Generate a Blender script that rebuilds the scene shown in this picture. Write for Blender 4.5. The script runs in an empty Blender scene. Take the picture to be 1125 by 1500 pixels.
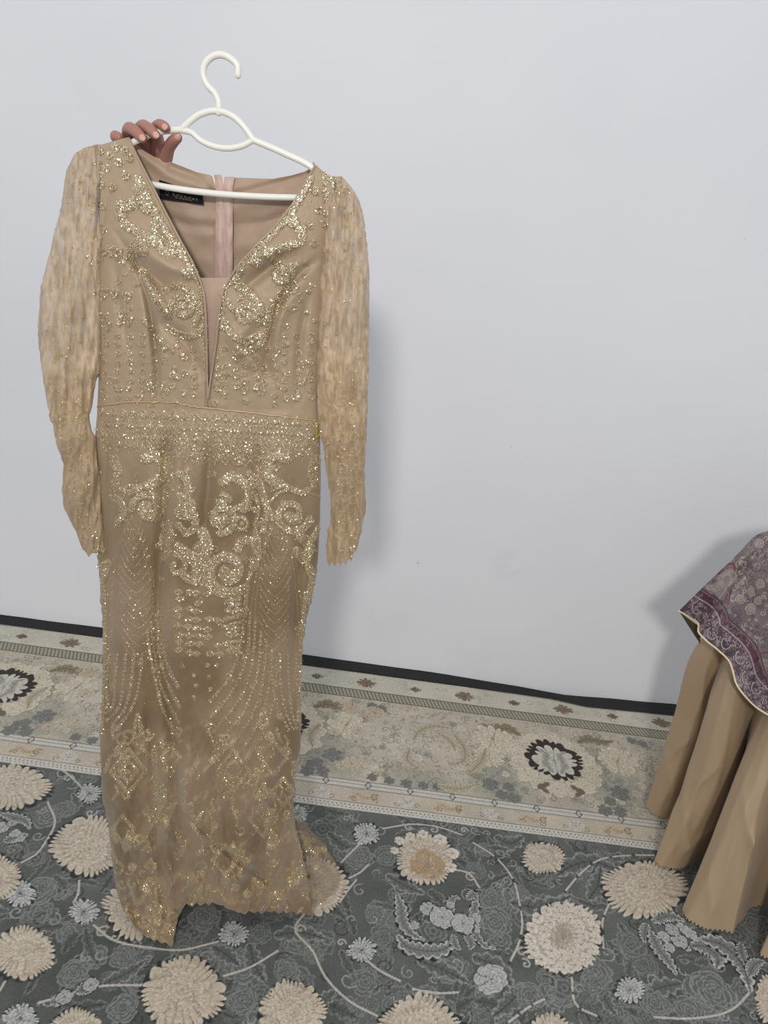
import bpy, bmesh, math, random
import numpy as np
from mathutils import Vector, Matrix

random.seed(7)
rng = np.random.default_rng(7)
scene = bpy.context.scene
COL = scene.collection

# ------------------------------------------------------------------ camera
F_PX = 1083.0
TH, RO = math.radians(22.0), math.radians(7.7)
CAM = np.array([0.0, 0.0, 1.5])
FW = np.array([0, math.cos(TH), -math.sin(TH)])
_u = np.array([0, math.sin(TH), math.cos(TH)])
RT = np.array([1.0, 0, 0]) * math.cos(RO) + _u * math.sin(RO)
UP = -np.array([1.0, 0, 0]) * math.sin(RO) + _u * math.cos(RO)
cd = bpy.data.cameras.new('camera')
cam = bpy.data.objects.new('camera', cd)
COL.objects.link(cam)
cd.sensor_fit = 'VERTICAL'
cd.sensor_height = 36.0
cd.lens = F_PX / 1500.0 * 36.0
cd.clip_start = 0.05
cam.matrix_world = Matrix(((RT[0], UP[0], -FW[0], CAM[0]), (RT[1], UP[1], -FW[1], CAM[1]),
                           (RT[2], UP[2], -FW[2], CAM[2]), (0, 0, 0, 1)))
scene.camera = cam

# ------------------------------------------------------------------ light
w = bpy.data.worlds.new('room_light')
scene.world = w
w.use_nodes = True
bg = w.node_tree.nodes['Background']
bg.inputs[0].default_value = (0.93, 0.955, 1.0, 1)
bg.inputs[1].default_value = 0.70

def area(name, loc, size, power, color, target):
    l = bpy.data.lights.new(name, 'AREA')
    l.shape = 'DISK'; l.size = size; l.energy = power; l.color = color
    o = bpy.data.objects.new(name, l)
    COL.objects.link(o)
    o.location = loc
    o.rotation_euler = (Vector(target) - Vector(loc)).to_track_quat('-Z', 'Y').to_euler()
    return o
area('ceiling_lamp', (-0.20, -2.0, 2.5), 0.34, 58, (1.0, 0.955, 0.90), (0.1, 2.2, 1.2))

vs = scene.view_settings
vs.view_transform = 'Standard'; vs.look = 'None'
vs.exposure = 0.06; vs.gamma = 1.0
vs.use_curve_mapping = False

# ------------------------------------------------------------------ helpers
def ray(x, y):
    x = np.asarray(x, float); y = np.asarray(y, float)
    return FW + ((x - 562.5) / F_PX)[..., None] * RT - ((y - 750.0) / F_PX)[..., None] * UP

def at(x, y, D):
    """world point seen at photo position x, y at distance D (metres along the floor towards the wall)"""
    d = ray(x, y)
    return CAM + d * (np.asarray(D, float) / d[..., 1])[..., None]

def fl(x, y, z=0.0):
    d = ray(x, y)
    return CAM + d * ((z - CAM[2]) / d[..., 2])[..., None]

def srgb(r, g, b):
    c = np.array([r, g, b], float) / 255.0
    return np.where(c <= 0.04045, c / 12.92, ((c + 0.055) / 1.055) ** 2.4)

def interp(y, pts):
    p = np.array(pts, float)
    return np.interp(y, p[:, 0], p[:, 1])

def cat(pts, n):
    """Catmull-Rom through points, n samples"""
    P = np.array(pts, float)
    d = np.r_[0, np.cumsum(np.linalg.norm(np.diff(P, axis=0), axis=1) + 1e-9)]
    t = np.linspace(0, d[-1], n)
    m = np.gradient(P, d, axis=0) if len(P) > 2 else np.repeat([(P[1] - P[0]) / d[-1]], 2, 0)
    k = np.clip(np.searchsorted(d, t, side='right') - 1, 0, len(P) - 2)
    h = (d[k + 1] - d[k]); u = ((t - d[k]) / h)[:, None]; h = h[:, None]
    return ((2*u**3 - 3*u**2 + 1) * P[k] + (u**3 - 2*u**2 + u) * h * m[k]
            + (-2*u**3 + 3*u**2) * P[k + 1] + (u**3 - u**2) * h * m[k + 1])

def vnoise(x, y, seed=0):
    """smooth value noise, -1..1"""
    r = np.random.default_rng(1000 + seed).random((256, 256)) * 2 - 1
    xi = np.floor(x).astype(int); yi = np.floor(y).astype(int)
    fx = x - xi; fy = y - yi
    fx = fx * fx * (3 - 2 * fx); fy = fy * fy * (3 - 2 * fy)
    a = r[yi % 256, xi % 256]; b = r[yi % 256, (xi + 1) % 256]
    c = r[(yi + 1) % 256, xi % 256]; d = r[(yi + 1) % 256, (xi + 1) % 256]
    return (a * (1 - fx) + b * fx) * (1 - fy) + (c * (1 - fx) + d * fx) * fy

def fbm(x, y, seed=0, o=3):
    return sum(vnoise(x * 2**i, y * 2**i, seed + i) / 2**i for i in range(o))

def link(name, me, mat=None, parent=None, smooth=True):
    o = bpy.data.objects.new(name, me)
    COL.objects.link(o)
    if mat: me.materials.append(mat)
    if smooth: me.polygons.foreach_set('use_smooth', np.ones(len(me.polygons), bool))
    if parent: o.parent = parent
    return o

def raw_mesh(name, V, Q):
    me = bpy.data.meshes.new(name)
    V = np.asarray(V, np.float32).reshape(-1, 3); Q = np.asarray(Q, np.int32)
    k = Q.shape[1]
    me.vertices.add(len(V)); me.vertices.foreach_set('co', V.ravel())
    me.loops.add(Q.size); me.loops.foreach_set('vertex_index', Q.ravel())
    me.polygons.add(len(Q)); me.polygons.foreach_set('loop_start', np.arange(0, Q.size, k, dtype=np.int32))
    me.update(calc_edges=True)
    return me

def grid_mesh(name, P, keep=None, attrs=None, wrap=False, flip=False):
    H, W = P.shape[:2]
    I = np.arange(H * W).reshape(H, W)
    if wrap: I = np.c_[I, I[:, :1]]
    Q = np.stack([I[:-1, :-1], I[:-1, 1:], I[1:, 1:], I[1:, :-1]], -1)
    if flip: Q = Q[..., ::-1]
    if keep is not None:
        K = np.c_[keep, keep[:, :1]] if wrap else keep
        Q = Q[K[:-1, :-1] & K[:-1, 1:] & K[1:, 1:] & K[1:, :-1]]
    Q = Q.reshape(-1, 4)
    used = np.zeros(H * W, bool); used[Q.ravel()] = True
    remap = np.cumsum(used) - 1
    me = raw_mesh(name, P.reshape(-1, 3)[used], remap[Q])
    for k, A in (attrs or {}).items():
        A = np.asarray(A, np.float32)
        if A.ndim == 3:
            A = A.reshape(-1, A.shape[-1])[used]
            at_ = me.attributes.new(k, 'FLOAT_COLOR', 'POINT')
            at_.data.foreach_set('color', np.c_[A, np.ones(len(A), np.float32)].astype(np.float32).ravel())
        else:
            at_ = me.attributes.new(k, 'FLOAT', 'POINT')
            at_.data.foreach_set('value', A.ravel()[used])
    return me

def tube_mesh(name, path, rad, seg=12, caps=True):
    P = np.array(path, float); n = len(P)
    rad = np.broadcast_to(rad, (n,)).astype(float)
    T = np.gradient(P, axis=0); T /= np.linalg.norm(T, axis=1)[:, None]
    N = np.zeros_like(P)
    a = np.cross(T[0], [0.3, 0.9, 0.1]); N[0] = a / np.linalg.norm(a)
    for i in range(1, n):
        v = N[i-1] - T[i] * N[i-1].dot(T[i]); N[i] = v / np.linalg.norm(v)
    B = np.cross(T, N)
    if caps:   # rounded ends
        pre = [P[0] - T[0] * rad[0] * s for s in (0.98, 0.8, 0.45)]
        post = [P[-1] + T[-1] * rad[-1] * s for s in (0.45, 0.8, 0.98)]
        rr = [rad[0] * 0.2, rad[0] * 0.6, rad[0] * 0.9]; rq = [rad[-1] * 0.9, rad[-1] * 0.6, rad[-1] * 0.2]
        P = np.vstack([pre, P, post]); rad = np.r_[rr, rad, rq]
        N = np.vstack([[N[0]] * 3, N, [N[-1]] * 3]); B = np.vstack([[B[0]] * 3, B, [B[-1]] * 3]); n += 6
    ph = np.linspace(0, 2 * math.pi, seg, endpoint=False)
    V = P[:, None] + rad[:, None, None] * (np.cos(ph)[None, :, None] * N[:, None] + np.sin(ph)[None, :, None] * B[:, None])
    return V

def tubes(name, items, mat, parent=None, seg=12):
    """several swept rods joined into one mesh part"""
    Vs, Qs, off = [], [], 0
    for path, rad in items:
        V = tube_mesh(name, path, rad, seg)
        H, W = V.shape[:2]
        I = np.arange(H * W).reshape(H, W); I = np.c_[I, I[:, :1]] + off
        Q = np.stack([I[:-1, :-1], I[:-1, 1:], I[1:, 1:], I[1:, :-1]], -1).reshape(-1, 4)
        Vs.append(V.reshape(-1, 3)); Qs.append(Q)
        off += H * W
    return link(name, raw_mesh(name, np.vstack(Vs), np.vstack(Qs)), mat, parent)

def thing(name, label, cat_, loc, group=None):
    o = bpy.data.objects.new(name, None)
    COL.objects.link(o); o.location = loc
    o.empty_display_size = 0.05
    o['label'] = label; o['category'] = cat_
    if group: o['group'] = group
    return o

def adopt(parent):
    """children were built in world space: keep them there under the Empty"""
    inv = Matrix.Translation(-Vector(parent.location))
    for ch in list(parent.children):
        ch.matrix_parent_inverse = inv

def material(name, color=(0.8, 0.8, 0.8), rough=0.6, metal=0.0, attr=None, sheen=0.0, bump=0.0, bscale=400.0,
             vary=0.0, vscale=8.0, alpha=None, spec=0.5, sss=0.0):
    m = bpy.data.materials.new(name); m.use_nodes = True
    nt = m.node_tree; b = nt.nodes['Principled BSDF']; L = nt.links
    b.inputs['Roughness'].default_value = rough
    b.inputs['Metallic'].default_value = metal
    b.inputs['Specular IOR Level'].default_value = spec
    if sheen: b.inputs['Sheen Weight'].default_value = sheen
    if sss:
        b.inputs['Subsurface Weight'].default_value = sss
        b.inputs['Subsurface Scale'].default_value = 0.01
    tc = nt.nodes.new('ShaderNodeTexCoord')
    if attr:
        a = nt.nodes.new('ShaderNodeAttribute'); a.attribute_name = attr; src = a.outputs['Color']
    else:
        a = nt.nodes.new('ShaderNodeRGB'); a.outputs[0].default_value = (*color, 1); src = a.outputs[0]
    if vary:
        n = nt.nodes.new('ShaderNodeTexNoise'); n.inputs['Scale'].default_value = vscale; n.inputs['Detail'].default_value = 5
        L.new(tc.outputs['Object'], n.inputs['Vector'])
        mr = nt.nodes.new('ShaderNodeMapRange')
        mr.inputs[3].default_value = 1 - vary; mr.inputs[4].default_value = 1 + vary
        L.new(n.outputs['Fac'], mr.inputs[0])
        mx = nt.nodes.new('ShaderNodeVectorMath'); mx.operation = 'SCALE'
        L.new(src, mx.inputs[0]); L.new(mr.outputs[0], mx.inputs['Scale']); src = mx.outputs[0]
    L.new(src, b.inputs['Base Color'])
    if bump:
        n = nt.nodes.new('ShaderNodeTexNoise'); n.inputs['Scale'].default_value = bscale; n.inputs['Detail'].default_value = 3
        L.new(tc.outputs['Object'], n.inputs['Vector'])
        bp = nt.nodes.new('ShaderNodeBump'); bp.inputs['Strength'].default_value = bump; bp.inputs['Distance'].default_value = 0.002
        L.new(n.outputs['Fac'], bp.inputs['Height']); L.new(bp.outputs[0], b.inputs['Normal'])
    if alpha:
        a2 = nt.nodes.new('ShaderNodeAttribute'); a2.attribute_name = alpha
        L.new(a2.outputs['Fac'], b.inputs['Alpha'])
    return m

def stroke_dist(X, Y, pts):
    """distance to a polyline, position along it 0..1, and the side"""
    best = np.full(X.shape, 1e9); tt = np.zeros(X.shape); sg = np.zeros(X.shape)
    P = np.asarray(pts, float); n = len(P) - 1
    for i in range(n):
        ax, ay = P[i]; bx, by = P[i + 1]
        dx, dy = bx - ax, by - ay; L2 = dx * dx + dy * dy + 1e-12
        u = np.clip(((X - ax) * dx + (Y - ay) * dy) / L2, 0, 1)
        ex = X - ax - u * dx; ey = Y - ay - u * dy
        d = np.sqrt(ex * ex + ey * ey); k = d < best
        best[k] = d[k]; tt[k] = ((i + u) / n)[k]; sg[k] = np.sign(dx * ey - dy * ex)[k]
    return best, tt, sg

class Canvas:
    """colour painted over a separable chart; xs, ys are the chart coordinates of columns and rows"""
    def __init__(s, xs, ys, ch):
        s.xs, s.ys = xs, ys
        s.C = np.zeros((len(ys), len(xs), ch), np.float32)
    def win(s, x0, y0, x1, y1):
        a, b = np.searchsorted(s.xs, [x0, x1]); c, d = np.searchsorted(s.ys, [y0, y1])
        if b <= a or d <= c: return None
        X, Y = np.meshgrid(s.xs[a:b], s.ys[c:d])
        return X, Y, s.C[c:d, a:b]
    def put(s, V, A, col):
        V += (np.asarray(col, np.float32) - V) * A[..., None].astype(np.float32)
    def line(s, pts, wd, col, op=1.0, soft=0.3, taper=False, dash=0):
        P = np.asarray(pts, float); m = wd * 1.5
        q = s.win(P[:, 0].min() - m, P[:, 1].min() - m, P[:, 0].max() + m, P[:, 1].max() + m)
        if q is None: return
        X, Y, V = q
        d, t, _ = stroke_dist(X, Y, P)
        ww = wd * (1 - 0.75 * t) if taper else wd
        A = np.clip((ww - d) / (wd * soft) , 0, 1) * op
        if dash: A = A * (np.abs((t * dash) % 1 - 0.5) < 0.42)
        s.put(V, A, col)
    def flower(s, cx, cy, R, cols, n=18, rings=4, ph=0.0, jag=0.1, op=1.0, asp=1.0, line_=0.5, core=None, J=None):
        """layered petals; cols = (petal edge, petal body, dark line)"""
        k = 1.2 if J is None else 1.7
        q = s.win(cx - R * k, cy - R * k, cx + R * k, cy + R * k)
        if q is None: return
        X, Y, V = q
        dx = X - cx; dy = (Y - cy) / asp
        if J is not None:
            dx, dy = J[0, 0] * dx + J[0, 1] * dy, J[1, 0] * dx + J[1, 1] * dy
        r = np.hypot(dx, dy) / R; th = np.arctan2(dy, dx) + ph
        th = th + 0.10 * np.sin(3 * th + cx * 50) + 0.07 * np.sin(5 * th + cy * 70)
        wn = vnoise(X / R * 2.2 + cx * 9, Y / R * 2.2, 5) + 0.5 * vnoise(X / R * 5.5, Y / R * 5.5 + cx, 6)
        r = r * (1 + 0.07 * wn); th = th + 0.06 * wn
        lw = max(0.028, 0.0013 / R); sw = max(0.035, 0.0015 / R)
        for k in range(rings):
            f = 1 - k / rings
            nk = max(5, int(n * (0.45 + 0.55 * f)))
            a = (th * nk / (2 * math.pi) + k * 0.5 + 0.13 * np.sin(5 * th + k)) % 1 - 0.5
            pid = np.floor((th * nk / (2 * math.pi) + k * 0.5)); pj = np.sin(pid * 12.9898 + k * 78.2 + cx * 31) * 0.5
            rk = (f + 0.055 * pj * (0.5 if k == 0 else 1)) * (1 - jag * (2 * np.abs(a)) ** 2.2 / (0.4 + 0.6 * f) + 0.04 * np.sin(4 * th + k * 2))
            ins = np.clip((rk - r) / 0.03, 0, 1)
            body = np.clip((rk - r) / (0.75 / rings), 0, 1)[..., None]
            c = (np.asarray(cols[0]) * (1 - body) + np.asarray(cols[1]) * body) * (1 + 0.10 * pj)[..., None]
            s_ = np.clip(1 - (0.5 - np.abs(a)) * r * 2 * math.pi / nk / sw, 0, 1) * line_
            c = c + (np.asarray(cols[2]) - c) * s_[..., None]
            e = np.clip(1 - np.abs(rk - r) / lw, 0, 1) * line_
            c = c + (np.asarray(cols[2]) - c) * e[..., None]
            V += (c - V) * (ins * op)[..., None]
        if core is not None:
            s.put(V, np.clip((0.14 - r) / 0.04, 0, 1) * op, core)
    def leaf(s, pts, wd, cols, lobes=5, op=1.0, vein=True):
        """acanthus leaf along a path; cols = (body, light edge, vein)"""
        P = np.asarray(pts, float); m = wd * 1.6
        q = s.win(P[:, 0].min() - m, P[:, 1].min() - m, P[:, 0].max() + m, P[:, 1].max() + m)
        if q is None: return
        X, Y, V = q
        d, t, sg = stroke_dist(X, Y, P)
        prof = np.sin(np.pi * np.clip(t, 0.0, 1) ** 0.8) ** 0.7 + 0.05
        lob = 0.62 + 0.38 * np.abs(np.sin(np.pi * (t * lobes + 0.25 * d / wd)))
        ww = wd * prof * lob
        A = np.clip((ww - d) / (wd * 0.08), 0, 1)
        e = np.clip(1 - (ww - d) / (wd * 0.36), 0, 1)[..., None]
        c = np.asarray(cols[0]) * (1 - e) + np.asarray(cols[1]) * e
        if vein:
            vv = np.clip(1 - d / (wd * 0.1), 0, 1) + 0.6 * (np.abs(((t * lobes * 2 - d / wd * 0.9) % 1) - 0.5) < 0.1)
            c = c + (np.asarray(cols[2]) - c) * np.clip(vv, 0, 1)[..., None] * 0.8
        V += (c - V) * (A * op)[..., None]

def spiral(cx, cy, R, turns=1.4, start=0.0, hand=1, n=26, inner=0.12):
    u = np.linspace(0, 1, n)
    r = R * (inner + (1 - inner) * u); a = start + hand * turns * 2 * math.pi * (1 - u)
    return np.c_[cx + r * np.cos(a), cy + r * np.sin(a)]

def structure(o): o['kind'] = 'structure'; return o

def box_mesh(name, lo, hi):
    bm = bmesh.new(); bmesh.ops.create_cube(bm, size=1)
    for v in bm.verts:
        for k in range(3): v.co[k] = lo[k] if v.co[k] < 0 else hi[k]
    me = bpy.data.meshes.new(name); bm.to_mesh(me); bm.free(); return me

# ------------------------------------------------------------------ room
WALL_Y = 2.222
mw = bpy.data.materials.new('painted_plaster'); mw.use_nodes = True
nt = mw.node_tree; b = nt.nodes['Principled BSDF']; Lk = nt.links
b.inputs['Roughness'].default_value = 0.62; b.inputs['Specular IOR Level'].default_value = 0.25
tc = nt.nodes.new('ShaderNodeTexCoord')
n1 = nt.nodes.new('ShaderNodeTexNoise'); n1.inputs['Scale'].default_value = 1.6; n1.inputs['Detail'].default_value = 4
Lk.new(tc.outputs['Object'], n1.inputs['Vector'])
cr = nt.nodes.new('ShaderNodeValToRGB')
cr.color_ramp.elements[0].position = 0.3; cr.color_ramp.elements[0].color = (0.745, 0.757, 0.795, 1)
cr.color_ramp.elements[1].position = 0.7; cr.color_ramp.elements[1].color = (0.79, 0.80, 0.832, 1)
Lk.new(n1.outputs['Fac'], cr.inputs[0])
src = cr.outputs[0]
# worn smudges and specks on the paint, at their own places
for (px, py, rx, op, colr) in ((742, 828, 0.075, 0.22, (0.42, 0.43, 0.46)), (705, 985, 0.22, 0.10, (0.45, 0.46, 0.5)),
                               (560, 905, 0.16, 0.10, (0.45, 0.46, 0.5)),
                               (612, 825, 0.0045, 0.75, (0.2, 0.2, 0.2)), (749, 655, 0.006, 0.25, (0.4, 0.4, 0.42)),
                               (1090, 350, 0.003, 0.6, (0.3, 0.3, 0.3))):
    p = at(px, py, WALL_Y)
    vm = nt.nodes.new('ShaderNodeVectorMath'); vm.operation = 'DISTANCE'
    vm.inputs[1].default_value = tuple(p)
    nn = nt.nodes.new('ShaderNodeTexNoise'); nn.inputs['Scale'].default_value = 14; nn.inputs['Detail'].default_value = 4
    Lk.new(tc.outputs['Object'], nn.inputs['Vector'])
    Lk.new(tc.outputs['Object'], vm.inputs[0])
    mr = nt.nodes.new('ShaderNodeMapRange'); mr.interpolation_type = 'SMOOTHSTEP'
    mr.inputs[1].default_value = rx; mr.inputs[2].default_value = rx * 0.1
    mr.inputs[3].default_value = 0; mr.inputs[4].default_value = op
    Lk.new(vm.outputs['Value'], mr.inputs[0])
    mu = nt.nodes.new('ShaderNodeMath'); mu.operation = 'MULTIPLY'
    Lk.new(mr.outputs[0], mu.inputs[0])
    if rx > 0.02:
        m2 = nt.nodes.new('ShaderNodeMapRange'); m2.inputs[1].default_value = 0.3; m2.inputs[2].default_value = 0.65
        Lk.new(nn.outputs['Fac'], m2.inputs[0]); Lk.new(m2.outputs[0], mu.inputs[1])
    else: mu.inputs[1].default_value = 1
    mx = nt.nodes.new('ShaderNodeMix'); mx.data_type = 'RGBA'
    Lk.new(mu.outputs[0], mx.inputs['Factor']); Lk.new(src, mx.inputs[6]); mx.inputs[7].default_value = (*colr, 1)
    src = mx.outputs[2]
Lk.new(src, b.inputs['Base Color'])
n2 = nt.nodes.new('ShaderNodeTexNoise'); n2.inputs['Scale'].default_value = 60; n2.inputs['Detail'].default_value = 6
Lk.new(tc.outputs['Object'], n2.inputs['Vector'])
bp = nt.nodes.new('ShaderNodeBump'); bp.inputs['Strength'].default_value = 0.12; bp.inputs['Distance'].default_value = 0.002
Lk.new(n2.outputs['Fac'], bp.inputs['Height']); Lk.new(bp.outputs[0], b.inputs['Normal'])

structure(link('wall_back', box_mesh('wall_back', (-3.2, WALL_Y, -0.03), (3.2, WALL_Y + 0.12, 3.0)), mw, smooth=False))
m_floor = material('dark_stone_floor', (0.03, 0.03, 0.032), 0.5, vary=0.3, vscale=6)
structure(link('floor', box_mesh('floor', (-3.2, -1.6, -0.05), (3.2, WALL_Y + 0.12, -0.012)), m_floor, smooth=False))

# ------------------------------------------------------------------ carpet
carpet = thing('carpet', 'grey floral machine-woven carpet with cream flowers and a pale ornate border along the wall', 'carpet', (0, 0.9, -0.012))
dark_l = srgb(74, 77, 77)
CR1, CR2, CR3 = srgb(214, 205, 190), srgb(184, 171, 151), srgb(124, 112, 96)
SV1, SV2, SV3 = srgb(206, 206, 200), srgb(164, 165, 161), srgb(58, 60, 60)
xs = np.r_[np.linspace(-2.4, -1.325, 40), np.arange(-1.32, 1.16, 0.0020), np.linspace(1.17, 2.4, 50)]
ys = np.r_[np.linspace(-0.9, 0.78, 50), np.arange(0.79, 2.191, 0.0020), [2.191]]
XX, YY = np.meshgrid(xs, ys)
cv = Canvas(xs, ys, 3)
FIELD = 1.553
def cpt(px, py):
    p = fl(px, py); return np.array([p[0], p[1]])
def cr_(px, py, rpx):
    a = fl(px - rpx, py); b_ = fl(px + rpx, py); return 0.5 * np.linalg.norm(b_ - a)
def jac(px, py, rx, ry):
    # woven outline of the motif: rx by ry as it lies on the floor, expressed in carpet metres
    a = (cpt(px + 1, py) - cpt(px - 1, py)) / 2; b_ = (cpt(px, py + 1) - cpt(px, py - 1)) / 2
    M = np.linalg.inv(np.column_stack([a, b_])); M[1] *= rx / ry
    return M * (cr_(px, py, rx) / rx)
def cpath(pts, n=20): return cat([cpt(*p) for p in pts], n)

# field ground: mottled dark grey with tone-on-tone roses, leaves and curls
nz = fbm(XX * 9, YY * 9, 3)
cv.C[:] = srgb(92, 95, 91)[None, None] * (1 + 0.22 * nz)[..., None]
G1, G2, G3 = srgb(152, 154, 148), srgb(96, 99, 95), srgb(50, 51, 50)
for k in range(760):
    x = rng.uniform(-1.3, 1.3); y = rng.uniform(0.8, FIELD); R = rng.uniform(0.018, 0.042)
    sh = rng.uniform(0.78, 1.08)
    if rng.random() < 0.55:
        cv.flower(x, y, R, (G1 * sh, G2 * sh, G3), n=rng.integers(7, 13), rings=rng.integers(3, 6), ph=rng.uniform(0, 6), jag=0.16, op=0.85)
    else:
        a = rng.uniform(0, 6.28); L = rng.uniform(0.05, 0.11); bend = rng.uniform(-1.2, 1.2)
        pts = [(x, y)]
        for i in range(6):
            aa = a + bend * i / 5; pts.append((pts[-1][0] + L / 6 * math.cos(aa), pts[-1][1] + L / 6 * math.sin(aa)))
        cv.leaf(pts, rng.uniform(0.010, 0.02), (G2 * sh, G1 * 1.05 * sh, G3), lobes=rng.integers(3, 7), op=0.9)
for k in range(520):
    x = rng.uniform(-1.3, 1.3); y = rng.uniform(0.8, FIELD)
    cv.line(spiral(x, y, rng.uniform(0.008, 0.024), rng.uniform(0.5, 1.3), rng.uniform(0, 6), rng.choice([-1, 1]), 12),
            0.0018, G1 * rng.uniform(0.9, 1.25) if rng.random() < 0.7 else G3, op=0.75)
# grey leaf sprays seen clearly in the photograph
for pts, wd in (([(905, 1275), (870, 1262), (838, 1268), (812, 1285)], 17), ([(745, 1322), (790, 1330), (838, 1312)], 17),
                ([(862, 1318), (876, 1295), (880, 1268)], 14), ([(724, 1224), (745, 1235), (768, 1224)], 14),
                ([(480, 1217), (500, 1235), (540, 1248)], 13), ([(565, 1280), (600, 1300), (625, 1310)], 12),
                ([(690, 1400), (735, 1420), (752, 1450)], 16), ([(150, 1440), (185, 1425), (215, 1405)], 13),
                ([(310, 1385), (335, 1400), (352, 1415)], 14), ([(365, 1380), (372, 1410), (390, 1440)], 15),
                ([(400, 1370), (440, 1365), (480, 1375)], 15), ([(1000, 1440), (960, 1450), (940, 1470)], 14),
                ([(610, 1405), (650, 1420), (690, 1440)], 14), ([(770, 1440), (745, 1470), (720, 1490)], 15),
                ([(215, 1290), (240, 1300), (262, 1325)], 12), ([(100, 1195), (112, 1178), (105, 1160)], 9),
                ([(880, 1440), (890, 1470), (905, 1490)], 12), ([(492, 1450), (470, 1470), (462, 1495)], 12)):
    cv.leaf(cpath(pts, 10), cr_(*pts[1], wd), (G2 * 1.12, G1 * 1.25, G3), lobes=5)
for (px, py, r) in ((722, 1318, 20), (527, 1255, 22), (725, 1350, 25), (1045, 1452, 30), (1010, 1480, 22), (960, 1470, 22), (775, 1458, 22),
                    (870, 1440, 20), (460, 1398, 16), (60, 1300, 18), (108, 1425, 24), (300, 1342, 24), (180, 1475, 24), (355, 1465, 22),
                    (575, 1345, 16), (420, 1420, 20), (650, 1480, 20), (1105, 1355, 20), (95, 1185, 18), (180, 1400, 20)):
    c = cpt(px, py)
    cv.flower(c[0], c[1], cr_(px, py, r), (G1 * 1.05, G2 * 1.05, G3), n=9, rings=5, ph=px, jag=0.14)
# vines
V1 = srgb(190, 186, 176)
for pts, dsh in (([(561, 1213), (608, 1207), (645, 1212), (677, 1223)], 0), ([(689, 1232), (727, 1257), (752, 1290), (760, 1320), (765, 1354), (761, 1379), (746, 1411)], 5),
                 ([(962, 1253), (921, 1253), (877, 1260), (850, 1280), (827, 1307)], 5), ([(893, 1322), (883, 1348), (884, 1392)], 3),
                 ([(448, 1335), (432, 1358), (458, 1392), (476, 1429), (514, 1467), (552, 1487)], 0), ([(533, 1402), (555, 1420), (586, 1436)], 0),
                 ([(605, 1448), (640, 1454), (671, 1453)], 0), ([(800, 1462), (783, 1470), (743, 1498)], 3), ([(837, 1429), (846, 1473), (877, 1489)], 3),
                 ([(959, 1490), (1010, 1492), (1070, 1480), (1102, 1450)], 0), ([(32, 1263), (53, 1251), (68, 1231), (80, 1208), (70, 1174)], 0),
                 ([(75, 1120), (95, 1130), (109, 1142), (122, 1155)], 0), ([(56, 1468), (86, 1459), (142, 1444), (207, 1442)], 0),
                 ([(138, 1355), (160, 1373), (224, 1388), (261, 1391), (319, 1379)], 0), ([(328, 1429), (362, 1418), (407, 1392)], 0),
                 ([(116, 1290), (114, 1310), (108, 1322)], 0), ([(0, 1450), (12, 1430), (20, 1420)], 0), ([(640, 1272), (690, 1282), (702, 1300)], 0),
                 ([(512, 1285), (530, 1275), (540, 1265)], 0), ([(498, 1320), (512, 1300), (522, 1288)], 0), ([(530, 1232), (512, 1250), (500, 1262)], 0)):
    p = cpath(pts, 22)
    cv.line(p, 0.0042, G3 * 0.8, op=0.6); cv.line(p, 0.0030, V1, dash=dsh)
for (px, py, r, st, h) in ((100, 1140, 9, 0, 1), (150, 1365, 11, 1, 1), (168, 1372, 9, 2, -1), (600, 1212, 8, 1, 1), (635, 1215, 8, 2, -1), (680, 1216, 6, 0, 1),
                           (133, 1190, 9, 0.5, -1), (690, 1285, 9, 1, 1), (440, 1360, 8, 0, 1), (500, 1380, 7, 0, 1), (765, 1395, 9, 0, 1), (770, 1412, 8, 2, -1)):
    c = cpt(px, py); cv.line(spiral(c[0], c[1], cr_(px, py, r), 1.1, st, h, 16), 0.0022, V1 * 0.9)
# silver bouquets
def bouquet(leaves, roses, blobs):
    for pts, wd in leaves:
        p = cpath(pts, 14); R = cr_(*pts[len(pts) // 2], wd)
        cv.leaf(p, R * 1.25, (G3 * 0.6, G3 * 0.6, G3 * 0.6), lobes=6, vein=False)
        cv.leaf(p, R, (srgb(128, 130, 127), SV1 * 1.2, SV3), lobes=9)
    for (px, py, r) in blobs:
        c = cpt(px, py); cv.flower(c[0], c[1], cr_(px, py, r), (SV1, SV2, SV3), n=6, rings=2, jag=0.3)
    for (px, py, r) in roses:
        c = cpt(px, py); R = cr_(px, py, r)
        cv.flower(c[0], c[1], R * 1.12, (SV3, SV3, SV3), n=9, rings=1)
        cv.flower(c[0], c[1], R, (SV1 * 1.1, SV2, SV3), n=7, rings=5, jag=0.12, line_=0.9)
bouquet([([(581, 1309), (588, 1330), (590, 1350), (603, 1367), (625, 1378)], 10), ([(582, 1368), (594, 1384), (620, 1392), (650, 1390), (672, 1372)], 13),
         ([(700, 1312), (694, 1340), (698, 1370), (709, 1385), (730, 1391)], 8), ([(680, 1368), (690, 1380), (688, 1392)], 8), ([(664, 1368), (668, 1385), (676, 1392)], 7),
         ([(664, 1338), (660, 1322), (668, 1314), (675, 1318)], 6), ([(684, 1318), (694, 1310), (699, 1322)], 7)],
        [(627, 1331, 12), (648, 1344, 18), (678, 1353, 17)], [(608, 1355, 7), (660, 1325, 6), (697, 1345, 8), (697, 1360, 7)])
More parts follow.
